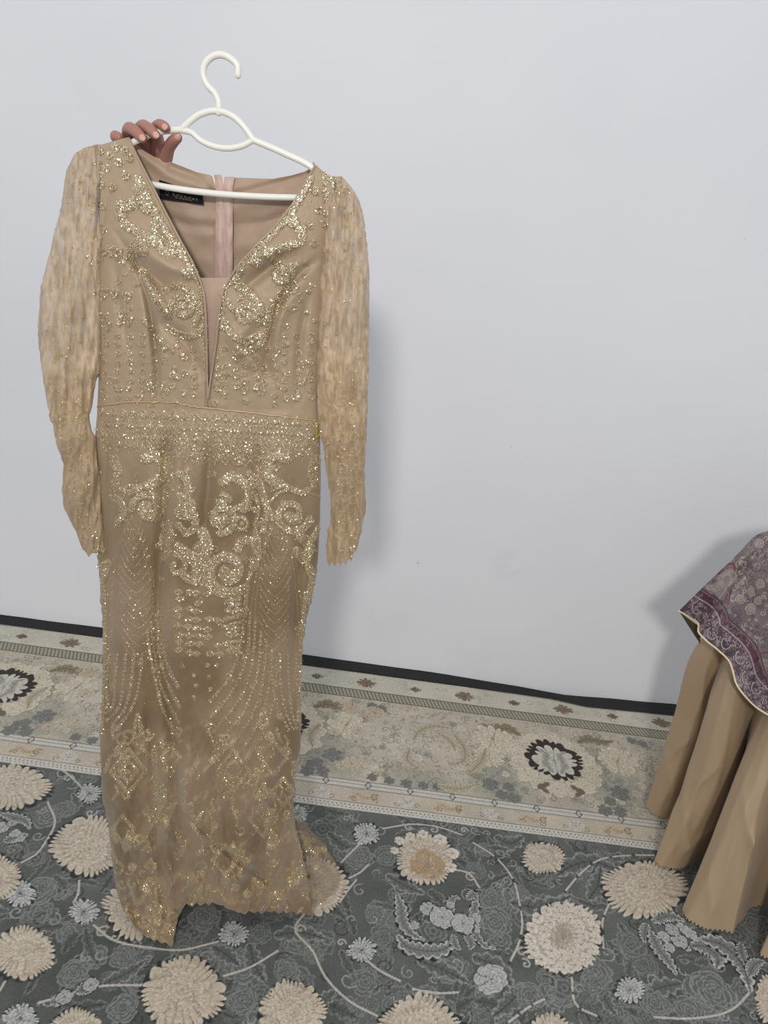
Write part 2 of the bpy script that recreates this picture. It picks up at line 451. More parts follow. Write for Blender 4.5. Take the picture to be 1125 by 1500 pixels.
bouquet([([(948, 1352), (944, 1370), (944, 1382)], 9), ([(952, 1362), (965, 1390), (980, 1410), (992, 1430)], 11), ([(1012, 1385), (1035, 1388), (1050, 1400), (1049, 1420)], 15),
         ([(1025, 1375), (1060, 1385), (1085, 1410), (1100, 1456)], 16), ([(955, 1350), (985, 1342), (1005, 1350)], 10), ([(1085, 1380), (1088, 1400), (1098, 1420)], 8), ([(1096, 1430), (1110, 1410), (1122, 1408)], 9)],
        [(995, 1378, 12), (985, 1362, 10)], [(1000, 1360, 9), (1012, 1368, 9), (1005, 1388, 7), (972, 1372, 9), (980, 1388, 8)])
bouquet([([(0, 1192), (18, 1196), (38, 1203), (44, 1215)], 9), ([(5, 1232), (25, 1226), (42, 1222)], 11)], [(3, 1212, 12), (18, 1205, 8)], [(22, 1220, 8), (30, 1228, 7)])
bouquet([([(72, 1468), (88, 1462), (104, 1452)], 11), ([(110, 1452), (128, 1445), (145, 1436)], 11)], [(95, 1459, 12), (133, 1441, 12)], [])
# silver chrysanthemums
for (px, py, r) in ((123, 1335, 22), (30, 1309, 24), (343, 1367, 22), (537, 1220, 20), (530, 1391, 22), (923, 1450, 23), (30, 1491, 27), (131, 1162, 18), (436, 1191, 15), (118, 1500, 10)):
    c = cpt(px, py); R = cr_(px, py, r); Jm = jac(px, py, r, r * 0.86)
    cv.flower(c[0], c[1], R * 1.06, (SV3 * 0.8,) * 3, n=15, rings=1, jag=0.4, ph=px, J=Jm)
    cv.flower(c[0], c[1], R, (SV1 * 1.2, SV2 * 1.0, SV3), n=19, rings=4, ph=px, jag=0.42, line_=0.95, J=Jm)
c = cpt(720, 1434); cv.flower(c[0], c[1], cr_(720, 1434, 25), (SV1 * 1.1, SV2, SV3), n=9, rings=6, jag=0.1, line_=0.9, J=jac(720, 1434, 25, 23))
# large cream dahlias
for i, (px, py, r, st) in enumerate(((18, 1151, 57, 0), (129, 1239, 58, 0), (-12, 1284, 44, 0), (205, 1330, 54, 0), (33, 1394, 49, 0), (113, 1516, 47, 0), (269, 1453, 62, 0),
                       (428, 1480, 50, 0), (616, 1510, 65, 0), (805, 1517, 39, 0), (825, 1371, 58, 1), (945, 1299, 61, 0), (796, 1256, 33, 0),
                       (1142, 1463, 38, 0), (462, 1294, 49, 0), (-30, 1450, 20, 0), (623, 1258, 44, 2))):
    c = cpt(px, py); R = cr_(px, py, r); Jm = jac(px, py, r, {18: 34, 129: 44, -12: 36, 205: 46, 33: 40, 113: 44, 269: 56, 428: 48, 616: 56, 805: 36, 825: 54, 945: 43, 796: 25, 1142: 45, 462: 43, -30: 18, 623: 39}[px])
    t_ = CR2 if px != 805 else srgb(178, 158, 118)
    cv.flower(c[0], c[1], R * 1.03, (G3, G3, G3), n=26, rings=1, ph=px * 0.1, jag=0.12, J=Jm)
    cv.flower(c[0], c[1], R, (CR1, CR2 * 1.12, CR3), n=int(30 + (i % 3) * 4), rings=6, ph=px * 0.1, jag=0.18, line_=0.65, J=Jm)
    if st == 1:
        for rr, n_ in ((0.82, 17), (0.5, 11)):
            for k in range(n_):
                a = 2 * math.pi * k / n_ + rr
                oo = np.linalg.inv(Jm) @ np.array([R * rr * math.cos(a), R * rr * math.sin(a)])
                cv.flower(c[0] + oo[0], c[1] + oo[1], R * 0.16, (CR1 * 1.05, CR1, CR3), n=6, rings=2, jag=0.15, line_=0.5, core=CR3)
    elif st == 2:
        cv.flower(c[0] + 0.1 * R, c[1] - 0.2 * R, R * 0.62, (srgb(190, 165, 132), srgb(172, 147, 116), CR3), n=17, rings=5, jag=0.15, line_=0.6)
        for (qx, qy, qr) in ((585, 1231, 8), (601, 1225, 8), (620, 1222, 8), (645, 1229, 10), (663, 1250, 10), (660, 1270, 9), (578, 1245, 7)):
            q = cpt(qx, qy); cv.flower(q[0], q[1], cr_(qx, qy, qr), (CR1 * 1.05, CR1, CR3), n=6, rings=2, jag=0.2, line_=0.6, core=CR3)
    else:
        # inner heart, with off-centre whorl
        cv.flower(c[0] + 0.08 * R * math.sin(i * 2), c[1] + 0.08 * R * math.cos(i * 3), R * 0.5, (CR1 * 1.04, CR2 * 1.05, CR3), n=15, rings=4, ph=i, jag=0.2, line_=0.55, J=Jm)
    for k in range(int(R * 900)):
        a = rng.uniform(0, 6.28); rr = R * math.sqrt(rng.random()) * 0.9
        cv.line(spiral(c[0] + rr * math.cos(a), c[1] + rr * math.sin(a), rng.uniform(0.004, 0.008), 0.6, rng.uniform(0, 6), 1, 7), 0.0011, CR3 if rng.random() < 0.6 else CR1 * 1.08, op=0.5)

# border bands
def rows(y0, y1): return (YY >= y0) & (YY < y1)
def fillband(y0, y1, col, amt=0.0, seed=0):
    k = rows(y0, y1); cv.C[k] = np.asarray(col) * (1 + amt * fbm(XX[k] * 14, YY[k] * 14, seed))[:, None]
B0, BD = srgb(196, 190, 174), srgb(118, 110, 92)
fillband(FIELD, 1.578, srgb(205, 201, 192))
k = rows(FIELD, 1.578)
dots = (np.abs(((XX + 0.004 * (YY > 1.567)) / 0.0115) % 1 - 0.5) < 0.17) & ((np.abs(YY - 1.561) < 0.0028) | (np.abs(YY - 1.570) < 0.0022))
cv.C[dots] = srgb(140, 134, 122)
fillband(1.578, 1.634, srgb(196, 186, 168), 0.10, 5)
fillband(1.634, 1.664, srgb(203, 199, 190))
fillband(1.664, 2.046, srgb(190, 182, 164), 0.16, 6)
fillband(2.046, 2.092, srgb(158, 153, 134))
fillband(2.092, 2.20, srgb(200, 195, 180), 0.08, 8)
# guard band motifs
x0 = cpt(596, 1168)[0]; st = (cpt(719, 1186)[0] - x0)
for n_ in range(-24, 26):
    x = x0 + n_ * st / 2
    if n_ % 2 == 0:
        cv.flower(x, 1.604, 0.026, (srgb(212, 208, 200), srgb(198, 192, 182), srgb(96, 92, 86)), n=9, rings=3, jag=0.3, asp=0.85, line_=0.8)
    else:
        cv.leaf([(x - 0.045, 1.592), (x - 0.02, 1.612), (x + 0.005, 1.600), (x + 0.04, 1.618)], 0.014, (srgb(196, 176, 148), srgb(205, 190, 165), srgb(130, 110, 84)), 4)
        cv.line(spiral(x + 0.03, 1.607, 0.014, 1.1, 1, 1, 16), 0.0022, srgb(150, 130, 100))
    for s in (-1, 1):
        cv.line(spiral(x + s * 0.028, 1.596, 0.010, 1.0, n_, s, 12), 0.0014, srgb(138, 126, 108))
for y in (1.580, 1.635, 1.650, 1.663):
    cv.line([(-1.35, y), (1.35, y)], 0.0013, srgb(110, 104, 94), op=0.9)
xn = cpt(601, 1162)[0]; sn = cpt(663, 1171)[0] - xn
for n_ in range(-24, 26):
    x = xn + n_ * sn
    cv.line([(x - 0.009, 1.650), (x, 1.664), (x + 0.009, 1.650), (x, 1.638), (x - 0.009, 1.650)], 0.0016, srgb(86, 80, 72))
# rope band
ph = ((XX * 1.0 + (YY - 2.069) * 0.35) / 0.0125) % 1
k = rows(2.049, 2.089)
cv.C[k] = np.where((np.abs(ph[k] - 0.5) < 0.16)[:, None], srgb(104, 100, 84), srgb(166, 161, 142))
for y in (2.047, 2.091): cv.line([(-1.35, y), (1.35, y)], 0.0018, srgb(100, 96, 84))
# outer band: crowns big and small
xb = cpt(537, 999)[0]; sb = cpt(681, 1019)[0] - xb
for n_ in range(-5, 6):
    x = xb + n_ * sb
    for (dx, R, c1, c2, dk) in ((0, 0.036, srgb(150, 134, 112), srgb(118, 102, 82), srgb(74, 62, 50)), (sb / 2, 0.021, srgb(136, 122, 102), srgb(104, 92, 76), srgb(70, 60, 50))):
        cv.flower(x + dx, 2.136, R, (c1, c2, dk), n=9, rings=3, jag=0.45, asp=0.75, line_=0.9)
    for q in range(8):
        cv.line(spiral(x + rng.uniform(-0.18, 0.18), rng.uniform(2.105, 2.18), rng.uniform(0.008, 0.02), 1.1, rng.uniform(0, 6), rng.choice([-1, 1]), 12), 0.0016, srgb(170, 164, 146))
# main border: repeated garland unit
BM = [srgb(150, 144, 124), srgb(122, 114, 96), srgb(212, 204, 186), srgb(156, 138, 116), srgb(148, 149, 142), srgb(196, 182, 162)]
xc = cpt(812, 1113)[0]; per = 0.86
def P2(px, py): q = cpt(px, py); return q
for X0 in (xc - 2 * per, xc - per, xc):
    def T(px, py, X0=X0): q = cpt(px, py); return np.array([q[0] - xc + X0, q[1]])
    # shaded grey-green grounds
    for (px, py, r, c_) in ((720, 1125, 40, srgb(148, 150, 134)), (880, 1120, 40, srgb(148, 150, 134)), (620, 1140, 45, srgb(158, 156, 140)), (480, 1110, 45, srgb(166, 160, 144)),
                            (900, 1165, 45, srgb(150, 152, 142)), (560, 1080, 50, srgb(202, 194, 182)), (640, 1095, 48, srgb(198, 190, 172)), (740, 1165, 45, srgb(152, 154, 140))):
        q = T(px, py); R = cr_(px, py, r) * 1.3
        ww = cv.win(q[0] - R, max(q[1] - R, 1.665), q[0] + R, min(q[1] + R, 2.045))
        if ww:
            A = np.clip(1.2 - np.hypot(ww[0] - q[0], (ww[1] - q[1])) / R * 1.2 + 0.3 * fbm(ww[0] * 30, ww[1] * 30, 4), 0, 1) * 0.75
            cv.put(ww[2], A, c_)
for k in range(2400):
    x = rng.uniform(-1.3, 1.3); y = rng.uniform(1.68, 2.035)
    cv.line(spiral(x, y, rng.uniform(0.006, 0.022), rng.uniform(0.4, 1.2), rng.uniform(0, 6), rng.choice([-1, 1]), 10), rng.uniform(0.0009, 0.0018),
            BM[rng.integers(0, 6)] * (0.62 if k % 3 else 1.05), op=0.7)
for k in range(150):
    x = rng.uniform(-1.3, 1.3); y = rng.uniform(1.70, 2.02); c_ = BM[rng.choice([0, 2, 4, 5])]
    cv.flower(x, y, rng.uniform(0.010, 0.018), (c_ * 1.15, c_, BM[1] * 0.85), n=6, rings=2, jag=0.3, op=0.7, line_=0.7)
for X0 in (xc - 2 * per, xc - per, xc):
    def T(px, py, X0=X0): q = cpt(px, py); return np.array([q[0] - xc + X0, q[1]])
    CW, CWb, BR = srgb(222, 214, 196), srgb(196, 186, 164), srgb(54, 44, 38)
    # medallion wreath: cream flowers round a jagged brown ring with a pale palmette inside
    m = T(812, 1114)
    for k in range(15):
        a = 2 * math.pi * k / 15
        cv.flower(m[0] + 0.115 * math.cos(a), m[1] + 0.11 * math.sin(a) - 0.015, 0.034, (CW, CWb * (0.95 + 0.1 * (k % 2)), srgb(112, 100, 80)), n=7, rings=3, jag=0.25, line_=0.6, ph=k)
    cv.flower(m[0], m[1] + 0.005, 0.094, (BR, BR, BR * 0.8), n=21, rings=1, jag=0.16, asp=0.95)
    cv.flower(m[0], m[1] - 0.002, 0.072, (srgb(212, 208, 198), srgb(198, 194, 182), srgb(120, 112, 98)), n=13, rings=4, jag=0.3, line_=0.75)
    for s in (-1, 1):
        cv.leaf([(m[0] + s * 0.01, m[1] - 0.06), (m[0] + s * 0.03, m[1] - 0.02), (m[0] + s * 0.02, m[1] + 0.03), (m[0] + s * 0.045, m[1] + 0.05)], 0.016, (srgb(168, 166, 152), srgb(214, 210, 200), BM[1]), 4)
        cv.leaf([(m[0] + s * 0.09, m[1] + 0.10), (m[0] + s * 0.13, m[1] + 0.13), (m[0] + s * 0.18, m[1] + 0.12), (m[0] + s * 0.22, m[1] + 0.135)], 0.028, (srgb(140, 130, 106), srgb(200, 192, 168), srgb(90, 82, 64)), 6)
        cv.leaf([(m[0] + s * 0.03, m[1] - 0.10), (m[0] + s * 0.06, m[1] - 0.125), (m[0] + s * 0.035, m[1] - 0.15)], 0.014, (srgb(112, 100, 80), srgb(196, 180, 158), BM[1]), 3)
    for (px, py, r) in ((722, 1082, 30), (905, 1115, 28), (716, 1108, 22)):
        q = T(px, py); cv.flower(q[0], q[1], cr_(px, py, r), (CW * 1.02, CWb, srgb(104, 94, 74)), n=13, rings=4, jag=0.32, line_=0.75)
    # blue-grey blossoms near the guard line
    for (px, py, r) in ((735, 1163, 11), (752, 1168, 11), (745, 1152, 10), (718, 1148, 14), (886, 1187, 12), (908, 1189, 11), (893, 1174, 10), (908, 1162, 16), (570, 1143, 9), (595, 1147, 10), (545, 1138, 9),
                        (455, 1118, 9), (470, 1125, 8), (620, 1150, 9), (640, 1152, 8), (940, 1090, 9), (925, 1085, 8)):
        q = T(px, py); cv.flower(q[0], q[1], cr_(px, py, r), (srgb(146, 146, 140), srgb(114, 114, 110), srgb(74, 72, 70)), n=6, rings=3, jag=0.35, line_=0.6)
    # twin brown roses
    for (px, py, r) in ((514, 1037, 14), (549, 1044, 14)):
        q = T(px, py); cv.flower(q[0], q[1], cr_(px, py, r), (srgb(208, 194, 172), srgb(184, 166, 142), srgb(84, 66, 50)), n=8, rings=4, jag=0.12, line_=0.9)
    for (px, py, r) in ((532, 1043, 7), (498, 1034, 4), (569, 1045, 4), (488, 1050, 8), (565, 1058, 8), (490, 1072, 9), (563, 1082, 9), (525, 1070, 12), (515, 1118, 15), (535, 1112, 10), (500, 1122, 9)):
        q = T(px, py); cv.flower(q[0], q[1], cr_(px, py, r), (srgb(206, 196, 178), srgb(190, 176, 154), srgb(108, 92, 74)), n=7, rings=3, jag=0.25, line_=0.8)
    # scroll wreath
    for pts, wd in (([(605, 1085), (615, 1070), (640, 1063), (665, 1068)], 9), ([(665, 1075), (680, 1095), (678, 1115), (662, 1120)], 10), ([(600, 1095), (598, 1115), (612, 1125)], 8),
                    ([(690, 1130), (705, 1115), (712, 1095)], 10), ([(640, 1150), (672, 1155), (700, 1148)], 9), ([(645, 1075), (660, 1085), (668, 1100)], 8), ([(470, 1060), (455, 1075), (458, 1095)], 9)):
        p = cat([T(*q) for q in pts], 10); cv.leaf(p, cr_(*pts[1], wd), (srgb(182, 172, 148), srgb(204, 196, 176), srgb(112, 100, 78)), 6)
# woven grain
cv.C *= (1 + 0.10 * rng.standard_normal(cv.C.shape[:2]) * (np.abs(XX) < 1.35))[..., None].astype(np.float32)
cv.C = np.clip(cv.C, 0.01, 1)
lum = cv.C.mean(-1)
ZZ = 0.0015 * np.clip(lum * 1.6, 0, 1) + 0.002 * fbm(XX * 2.2, YY * 2.2, 12) * (YY < 2.0) - 0.001
m_carpet = material('woven_carpet', rough=0.88, attr='Col', spec=0.2, sheen=0.15, bump=0.35, bscale=700)
pc = np.stack([XX, YY, ZZ], -1)
o = link('carpet_pile', grid_mesh('carpet_pile', pc, attrs={'Col': cv.C * 0.93}, flip=False), m_carpet, carpet)
# the carpet's underside and its rolled black edge along the wall
m_back = material('carpet_backing', (0.12, 0.11, 0.1), 0.9)
link('backing', box_mesh('backing', (-2.4, -0.9, -0.0115), (2.4, 2.185, -0.0045)), m_back, carpet, smooth=False)
m_edge = material('black_edge_weave', (0.012, 0.012, 0.013), 0.75, bump=0.5, bscale=300, vary=0.4, vscale=40)
ex = np.linspace(-2.4, 2.4, 500); sec = np.linspace(0, 1, 9)
topz = np.interp(ex, [-2.4, -1.25, -0.9, -0.2, 0.3, 0.55, 0.72, 0.85, 1.1, 2.4], [0.02, 0.018, 0.022, 0.024, 0.021, 0.012, 0.004, 0.011, 0.024, 0.02])
topz = topz + 0.0016 * vnoise(ex * 9, ex * 0, 2)
nearD = np.interp(ex, [-1.28, -.93, -.21, .36, .67, .79, .9, 1.09], [2.186, 2.19, 2.188, 2.19, 2.184, 2.165, 2.172, 2.184])
EP = np.zeros((len(sec) + 1, len(ex), 3))
for i, s in enumerate(sec):
    EP[i, :, 0] = ex
    EP[i, :, 1] = nearD * (1 - s) + (WALL_Y - 0.001) * s
    EP[i, :, 2] = 0.0035 + (topz - 0.0035) * s ** 1.6 + 0.002 * math.sin(s * math.pi)
EP[-1] = EP[-2] * 1.0; EP[-1, :, 2] -= 0.02; EP[-1, :, 1] = WALL_Y - 0.0005
link('edge_binding', grid_mesh('edge_binding', EP, flip=False), m_edge, carpet)
adopt(carpet)

# ------------------------------------------------------------------ hanger
HD = 1.19
m_plastic = material('ivory_plastic', (0.80, 0.79, 0.72), 0.28, spec=0.5)
hanger = thing('clothes_hanger', 'white tubular plastic hanger with open hook held up in front of the wall', 'hanger', tuple(at(318, 290, HD)))
def hp(pts, n, D=HD): return cat(at(np.array(pts, float)[:, 0], np.array(pts, float)[:, 1], D), n)
tubes('hook', [(hp([(348.5, 110), (348, 97), (338, 86), (323, 80), (308, 85), (299, 97), (298, 111), (304, 125), (315, 137), (320, 148), (320.5, 165)], 60), 0.0048)], m_plastic, hanger, 14)
tubes('frame', [
    (hp([(266, 190), (276, 180), (292, 168), (317, 162.5), (342, 171), (360, 189), (371, 205)], 50), 0.0047),
    (hp([(267, 191), (280, 194), (293, 205), (314, 214.5), (338, 217), (356, 213), (371, 205)], 50), 0.0044),
    (hp([(266, 190), (240, 192), (212, 200), (192, 210), (172, 219), (158, 226), (153, 236), (157, 246), (172, 258), (225, 270.5), (300, 282), (380, 288), (430, 289.5), (462, 290), (480, 288), (486, 281), (478, 268), (460, 248), (415, 224), (371, 205)], 180), 0.0047)],
    m_plastic, hanger, 14)
adopt(hanger)

# ------------------------------------------------------------------ dress chart
DX0, DX1, DY0, DY1 = 40, 560, 190, 1400
SC = 1.5
dc = Canvas(np.arange(DX0, DX1, 1 / SC), np.arange(DY0, DY1, 1 / SC), 1)
def D_(f, *a, **k): f(*a, **k)
def bead(x, y, r, v=1.0):
    q = dc.win(x - r - 1, y - r - 1, x + r + 1, y + r + 1)
    if q is None: return
    X, Y, V = q
    d = np.hypot(X - x, Y - y)
    V[..., 0] = np.maximum(V[..., 0], np.clip((r - d) / 1.2, 0, 1) * v)
def gl(pts, wd, v=1.0, n=24, smooth=True):
    p = cat(pts, n) if smooth and len(pts) > 2 else np.array(pts, float)
    P = p; m = wd + 2
    q = dc.win(P[:, 0].min() - m, P[:, 1].min() - m, P[:, 0].max() + m, P[:, 1].max() + m)
    if q is None: return
    X, Y, V = q
    d, t, _ = stroke_dist(X, Y, P)
    V[..., 0] = np.maximum(V[..., 0], np.clip((wd - d) / 1.2, 0, 1) * v)
def curl(cx, cy, R, wd, turns=1.3, start=0, hand=1, v=1.0): gl(spiral(cx, cy, R, turns, start, hand, 30, 0.2), wd, v, smooth=False)
def ringb(x, y, r, w_=1.8, v=1.0): gl([(x + r * math.cos(a), y + r * math.sin(a)) for a in np.linspace(0, 6.283, 14)], w_, v, smooth=False); bead(x, y, r * 0.45, v)
def clear(pts, wd):
    q = dc.win(min(p[0] for p in pts) - wd, min(p[1] for p in pts) - wd, max(p[0] for p in pts) + wd, max(p[1] for p in pts) + wd)
    X, Y, V = q; d, t, _ = stroke_dist(X, Y, np.array(pts, float)); V[..., 0] *= np.clip((d - wd) / 2, 0, 1)

# bodice: small buttons on the shoulders
for (x, y) in ((160, 228), (175, 238), (190, 232), (156, 246), (184, 258), (165, 275), (150, 303), (148, 272), (152, 335), (147, 222), (170, 216), (182, 220),
               (478, 258), (492, 272), (478, 282), (462, 280), (493, 300), (468, 308), (454, 330), (476, 328), (460, 357), (507, 280), (500, 262), (436, 292), (500, 285), (487, 262)):
    ringb(x, y, 4.2, 1.5, 0.9)
# baroque bust scrolls, mirrored roughly about the slit
gl([(202, 262), (212, 280), (222, 300), (238, 330), (252, 352), (268, 374), (285, 398), (296, 420), (300, 460)], 5.5, 0.95)
gl([(456, 262), (440, 290), (422, 318), (398, 345), (372, 372), (350, 392), (333, 410), (327, 440), (323, 480)], 4.0, 0.9)
for (x, y, r) in ((196, 298, 9), (208, 290, 10), (215, 305, 9), (202, 276, 7), (188, 303, 8), (180, 300, 6)): bead(x, y, r)
gl([(178, 298), (177, 315), (185, 330), (205, 342), (225, 352), (240, 368), (250, 372)], 7)
gl([(220, 300), (228, 318), (226, 335), (236, 352)], 5, 0.9)
curl(205, 366, 15, 5, 1.2, 2.2, 1)
curl(252, 368, 13, 6, 0.9, 0, -1)
gl([(196, 392), (212, 402), (222, 420), (232, 440), (246, 462)], 6.5)
gl([(240, 425), (262, 418), (280, 430), (292, 452), (285, 475)], 5)
curl(268, 452, 20, 5, 1.3, 3.0, 1)
gl([(272, 398), (285, 402), (296, 415)], 7); gl([(296, 415), (299, 450), (301, 500), (303, 540)], 3.5)
gl([(245, 480), (262, 490), (285, 492), (300, 480)], 5); gl([(212, 470), (228, 490), (240, 510)], 5, 0.9)
for (x, y, r) in ((420, 318, 12), (430, 325, 9), (408, 326, 8), (440, 335, 8)): bead(x, y, r)
gl([(440, 335), (442, 352), (425, 360), (400, 366), (390, 372)], 6)
curl(374, 376, 11, 5, 1.0, 1, 1)
gl([(352, 392), (345, 405), (334, 412)], 7)
gl([(392, 370), (405, 385), (420, 395), (432, 388)], 5); curl(412, 400, 16, 5, 1.0, 0, 1)
gl([(430, 420), (415, 432), (400, 450), (392, 470)], 9)
gl([(350, 420), (366, 430), (378, 445), (385, 470)], 7); gl([(330, 440), (345, 455), (360, 458)], 4)
curl(360, 462, 18, 5, 1.3, 0.4, -1)
gl([(326, 470), (340, 490), (360, 500), (380, 492)], 6); gl([(395, 480), (380, 505), (350, 520)], 5)
for (x, y) in ((152, 430), (168, 432), (186, 436), (150, 465), (157, 478), (188, 470), (180, 462), (162, 368), (172, 372), (180, 380), (150, 372)):
    gl([(x - 6, y - 5), (x + 6, y - 5), (x, y + 7), (x - 6, y - 5)], 2.6, 0.95, smooth=False)
for y in np.arange(440, 590, 13.0):      # beaded columns below the bust
    for x in (152, 172, 190, 208, 418, 436, 455):
        if y > 470 + 18 * math.sin(x): ringb(x + rng.uniform(-2, 2), y + rng.uniform(-2, 2), 3.2, 1.4, 0.8)
for y in np.arange(510, 592, 13.0):
    for x in np.arange(225, 410, 15.0):
        if abs(x - 304) > 8 and rng.random() < 0.75: ringb(x + rng.uniform(-3, 3), y + (x % 30) * 0.2 + rng.uniform(-2, 2), rng.uniform(2.6, 4.2), 1.5, 0.85)
for (x, y) in ((446, 405), (456, 418), (440, 440), (450, 458), (462, 470), (448, 385), (458, 500)):
    bead(x, y, 4, 0.8)
# diamond lattice under the waist seam
for k in range(22):
    x = 150 + k * 15
    yb = 600 + (x - 150) * 0.05
    for r, (yy, rr) in enumerate(((yb + 6, 5.2), (yb + 22, 5.0), (yb + 38, 4.4), (yb + 52, 4.0), (yb + 64, 3.2))):
        xx = x + (7.5 if r % 2 else 0)
        if r < 4 or abs(x - 300) < 90:
            gl([(xx, yy - 9), (xx + 6.5, yy), (xx, yy + 9), (xx - 6.5, yy), (xx, yy - 9)], 1.2, 0.7, smooth=False)
            bead(xx, yy, rr * 0.75, 1.0)
for (x, y, r) in ((334, 656, 7), (363, 659, 6), (317, 672, 4.5), (351, 676, 6), (268, 645, 6), (281, 666, 4), (312, 694, 4)): ringb(x, y, r * 0.8, 2.0)
# skirt: baroque side shields
for s, cx in ((1, 222), (-1, 408)):
    gl([(cx - s * 10, 672), (cx + s * 5, 668), (cx + s * 18, 680), (cx + s * 14, 700), (cx, 710)], 8)
    gl([(cx - s * 55, 672), (cx - s * 50, 690), (cx - s * 55, 712)], 7, 0.9)
    gl([(cx + s * 24, 672), (cx + s * 28, 700), (cx + s * 22, 730), (cx + s * 8, 760)], 5.5, 0.9)
    gl([(cx - s * 45, 718), (cx - s * 34, 722), (cx - s * 18, 716), (cx, 706)], 5)
curl(216, 746, 24, 5.5, 1.35, 3.1, 1); curl(213, 748, 7, 5, 0.8, 0, 1)
gl([(166, 728), (178, 738), (180, 755), (172, 766)], 5.5)
curl(428, 755, 27, 5.5, 1.45, 0.2, 1); curl(425, 757, 8, 5, 0.8, 0, 1)
gl([(385, 728), (392, 745), (386, 770), (386, 778)], 5); gl([(372, 720), (378, 740), (374, 780), (380, 810)], 3, 0.8)
gl([(168, 720), (190, 712), (215, 716), (240, 735)], 2.5, 0.7); gl([(470, 728), (440, 718), (410, 722), (392, 740)], 2.5, 0.7)
# skirt: central crest
gl([(262, 694), (274, 704), (276, 722), (270, 740)], 6); gl([(262, 695), (276, 690)], 4)
gl([(266, 728), (280, 738), (276, 756), (262, 752), (270, 740)], 7)
gl([(262, 770), (274, 782), (286, 770), (284, 752)], 5.5)
gl([(326, 706), (340, 700), (358, 708), (366, 722), (358, 745)], 7.5); gl([(366, 694), (372, 702), (368, 716)], 6); gl([(326, 725), (336, 732), (320, 736)], 5)
curl(324, 760, 22, 6, 1.35, 1.6, -1); bead(324, 760, 7)
ringb(354, 767, 9, 3); gl([(345, 745), (360, 740), (374, 748)], 4)
gl([(242, 770), (250, 788), (240, 800), (246, 768)], 6.5); gl([(232, 800), (246, 806), (240, 818)], 5)
gl([(296, 780), (304, 800), (296, 830), (300, 850), (294, 800), (286, 812)], 8.5)
gl([(260, 800), (276, 812), (286, 828), (288, 845)], 6.5); curl(258, 830, 17, 4.5, 0.9, 4.7, 1, 0.85)
gl([(372, 830), (376, 806), (366, 792), (352, 796), (348, 805)], 7)
curl(334, 838, 32, 7.5, 1.35, 1.2, 1); curl(334, 840, 9, 6, 0.8, 0, 1)
gl([(306, 856), (318, 866), (340, 870), (360, 862)], 7); gl([(268, 842), (282, 852), (300, 850)], 6)
gl([(440, 785), (452, 800), (446, 820), (436, 808)], 8); gl([(448, 822), (458, 850), (450, 880)], 6, 0.9); gl([(470, 770), (458, 790)], 5)
gl([(148, 830), (158, 824), (150, 850)], 5); gl([(375, 780), (380, 805), (372, 830), (364, 850), (360, 900)], 3.2, 0.8)
# skirt: herringbone palm panels left and right
def palm(cx, top, bot, wmax, v=0.6, lean=0.0):
    for k, y in enumerate(np.arange(top + 14, bot, 13.0)):
        u = (y - top) / (bot - top); w_ = wmax * min(1, 0.25 + u * 1.6) * (1 - 0.3 * max(0, u - 0.7))
        c0 = cx + lean * u
        for s in (-1, 1):
            gl([(c0, y), (c0 + s * w_ * 0.55, y - 12), (c0 + s * w_, y - 30)], 1.2, v, 6)
            gl([(c0, y + 5), (c0 + s * w_ * 0.5, y - 5)], 0.9, v * 0.8, smooth=False)
palm(194, 765, 985, 26, 0.62, 12); palm(405, 770, 985, 22, 0.5, -4)
for s, cx in ((1, 194), (-1, 405)):
    for w_ in (30, 36):
        gl([(cx, 755), (cx - s * w_ * 0.6, 800), (cx - s * w_, 880), (cx - s * w_, 980), (cx - s * w_ * 0.8, 1010)], 1.1, 0.5)
        gl([(cx, 755), (cx + s * w_ * 0.5, 800), (cx + s * w_, 880), (cx + s * w_ * 1.1, 960)], 1.1, 0.5)
# skirt: ladder of small buttons down the middle
for k, y in enumerate(np.arange(872, 965, 12.5)):
    for x in (262, 276, 290, 306, 320, 334, 348):
        if rng.random() < 0.82: 
            xx = x + rng.uniform(-3, 3); yy = y + abs(x - 305) * -0.12 + rng.uniform(-2, 2)
            gl([(xx - 6, yy), (xx, yy - 3.5), (xx + 6, yy), (xx, yy + 3.5), (xx - 6, yy)], 1.6, 0.95, smooth=False); bead(xx, yy, 2.2)
for y in np.arange(870, 960, 9): gl([(338, y), (352, y - 3)], 3.0, 0.9, smooth=False)
for (x, y) in ((284, 990), (287, 1005), (304, 975), (306, 992), (284, 1022), (308, 1010), (318, 975)): bead(x, y, 3.6, 0.8)
# nested feather arcs sweeping to the hem
def arc(pts, wd=2.2, v=0.75, beads=6.0):
    wd = wd * 1.2; v = min(1, v * 1.2)
    p = cat(pts, 40); gl(p, 0.9, v * 0.7, smooth=False)
    L = np.r_[0, np.cumsum(np.hypot(*np.diff(p, axis=0).T))]
    for s in np.arange(0, L[-1], beads):
        x = np.interp(s, L, p[:, 0]); y = np.interp(s, L, p[:, 1]); bead(x, y, wd * rng.uniform(0.8, 1.15), v * rng.uniform(0.75, 1.1))
for j in range(4):
    arc([(237 - 7 * j, 890 + 12 * j), (236 - 4 * j, 930 + 16 * j), (246 - 2 * j, 975 + 22 * j), (262 + 1 * j, 1010 + 26 * j)], 2.8, 0.95)
for j in range(7):
    arc([(358 + 8 * j, 885 + 14 * j), (354 + 8 * j, 940 + 14 * j), (338 + 6 * j, 990 + 18 * j), (306 + 2 * j, 1030 + 22 * j)], 2.3, 0.78 - 0.04 * j)
for j in range(5):
    arc([(208 - 12 * j, 960), (204 - 12 * j, 1000), (192 - 10 * j, 1040), (168 - 6 * j, 1072 - 8 * j)], 2.4, 0.75)
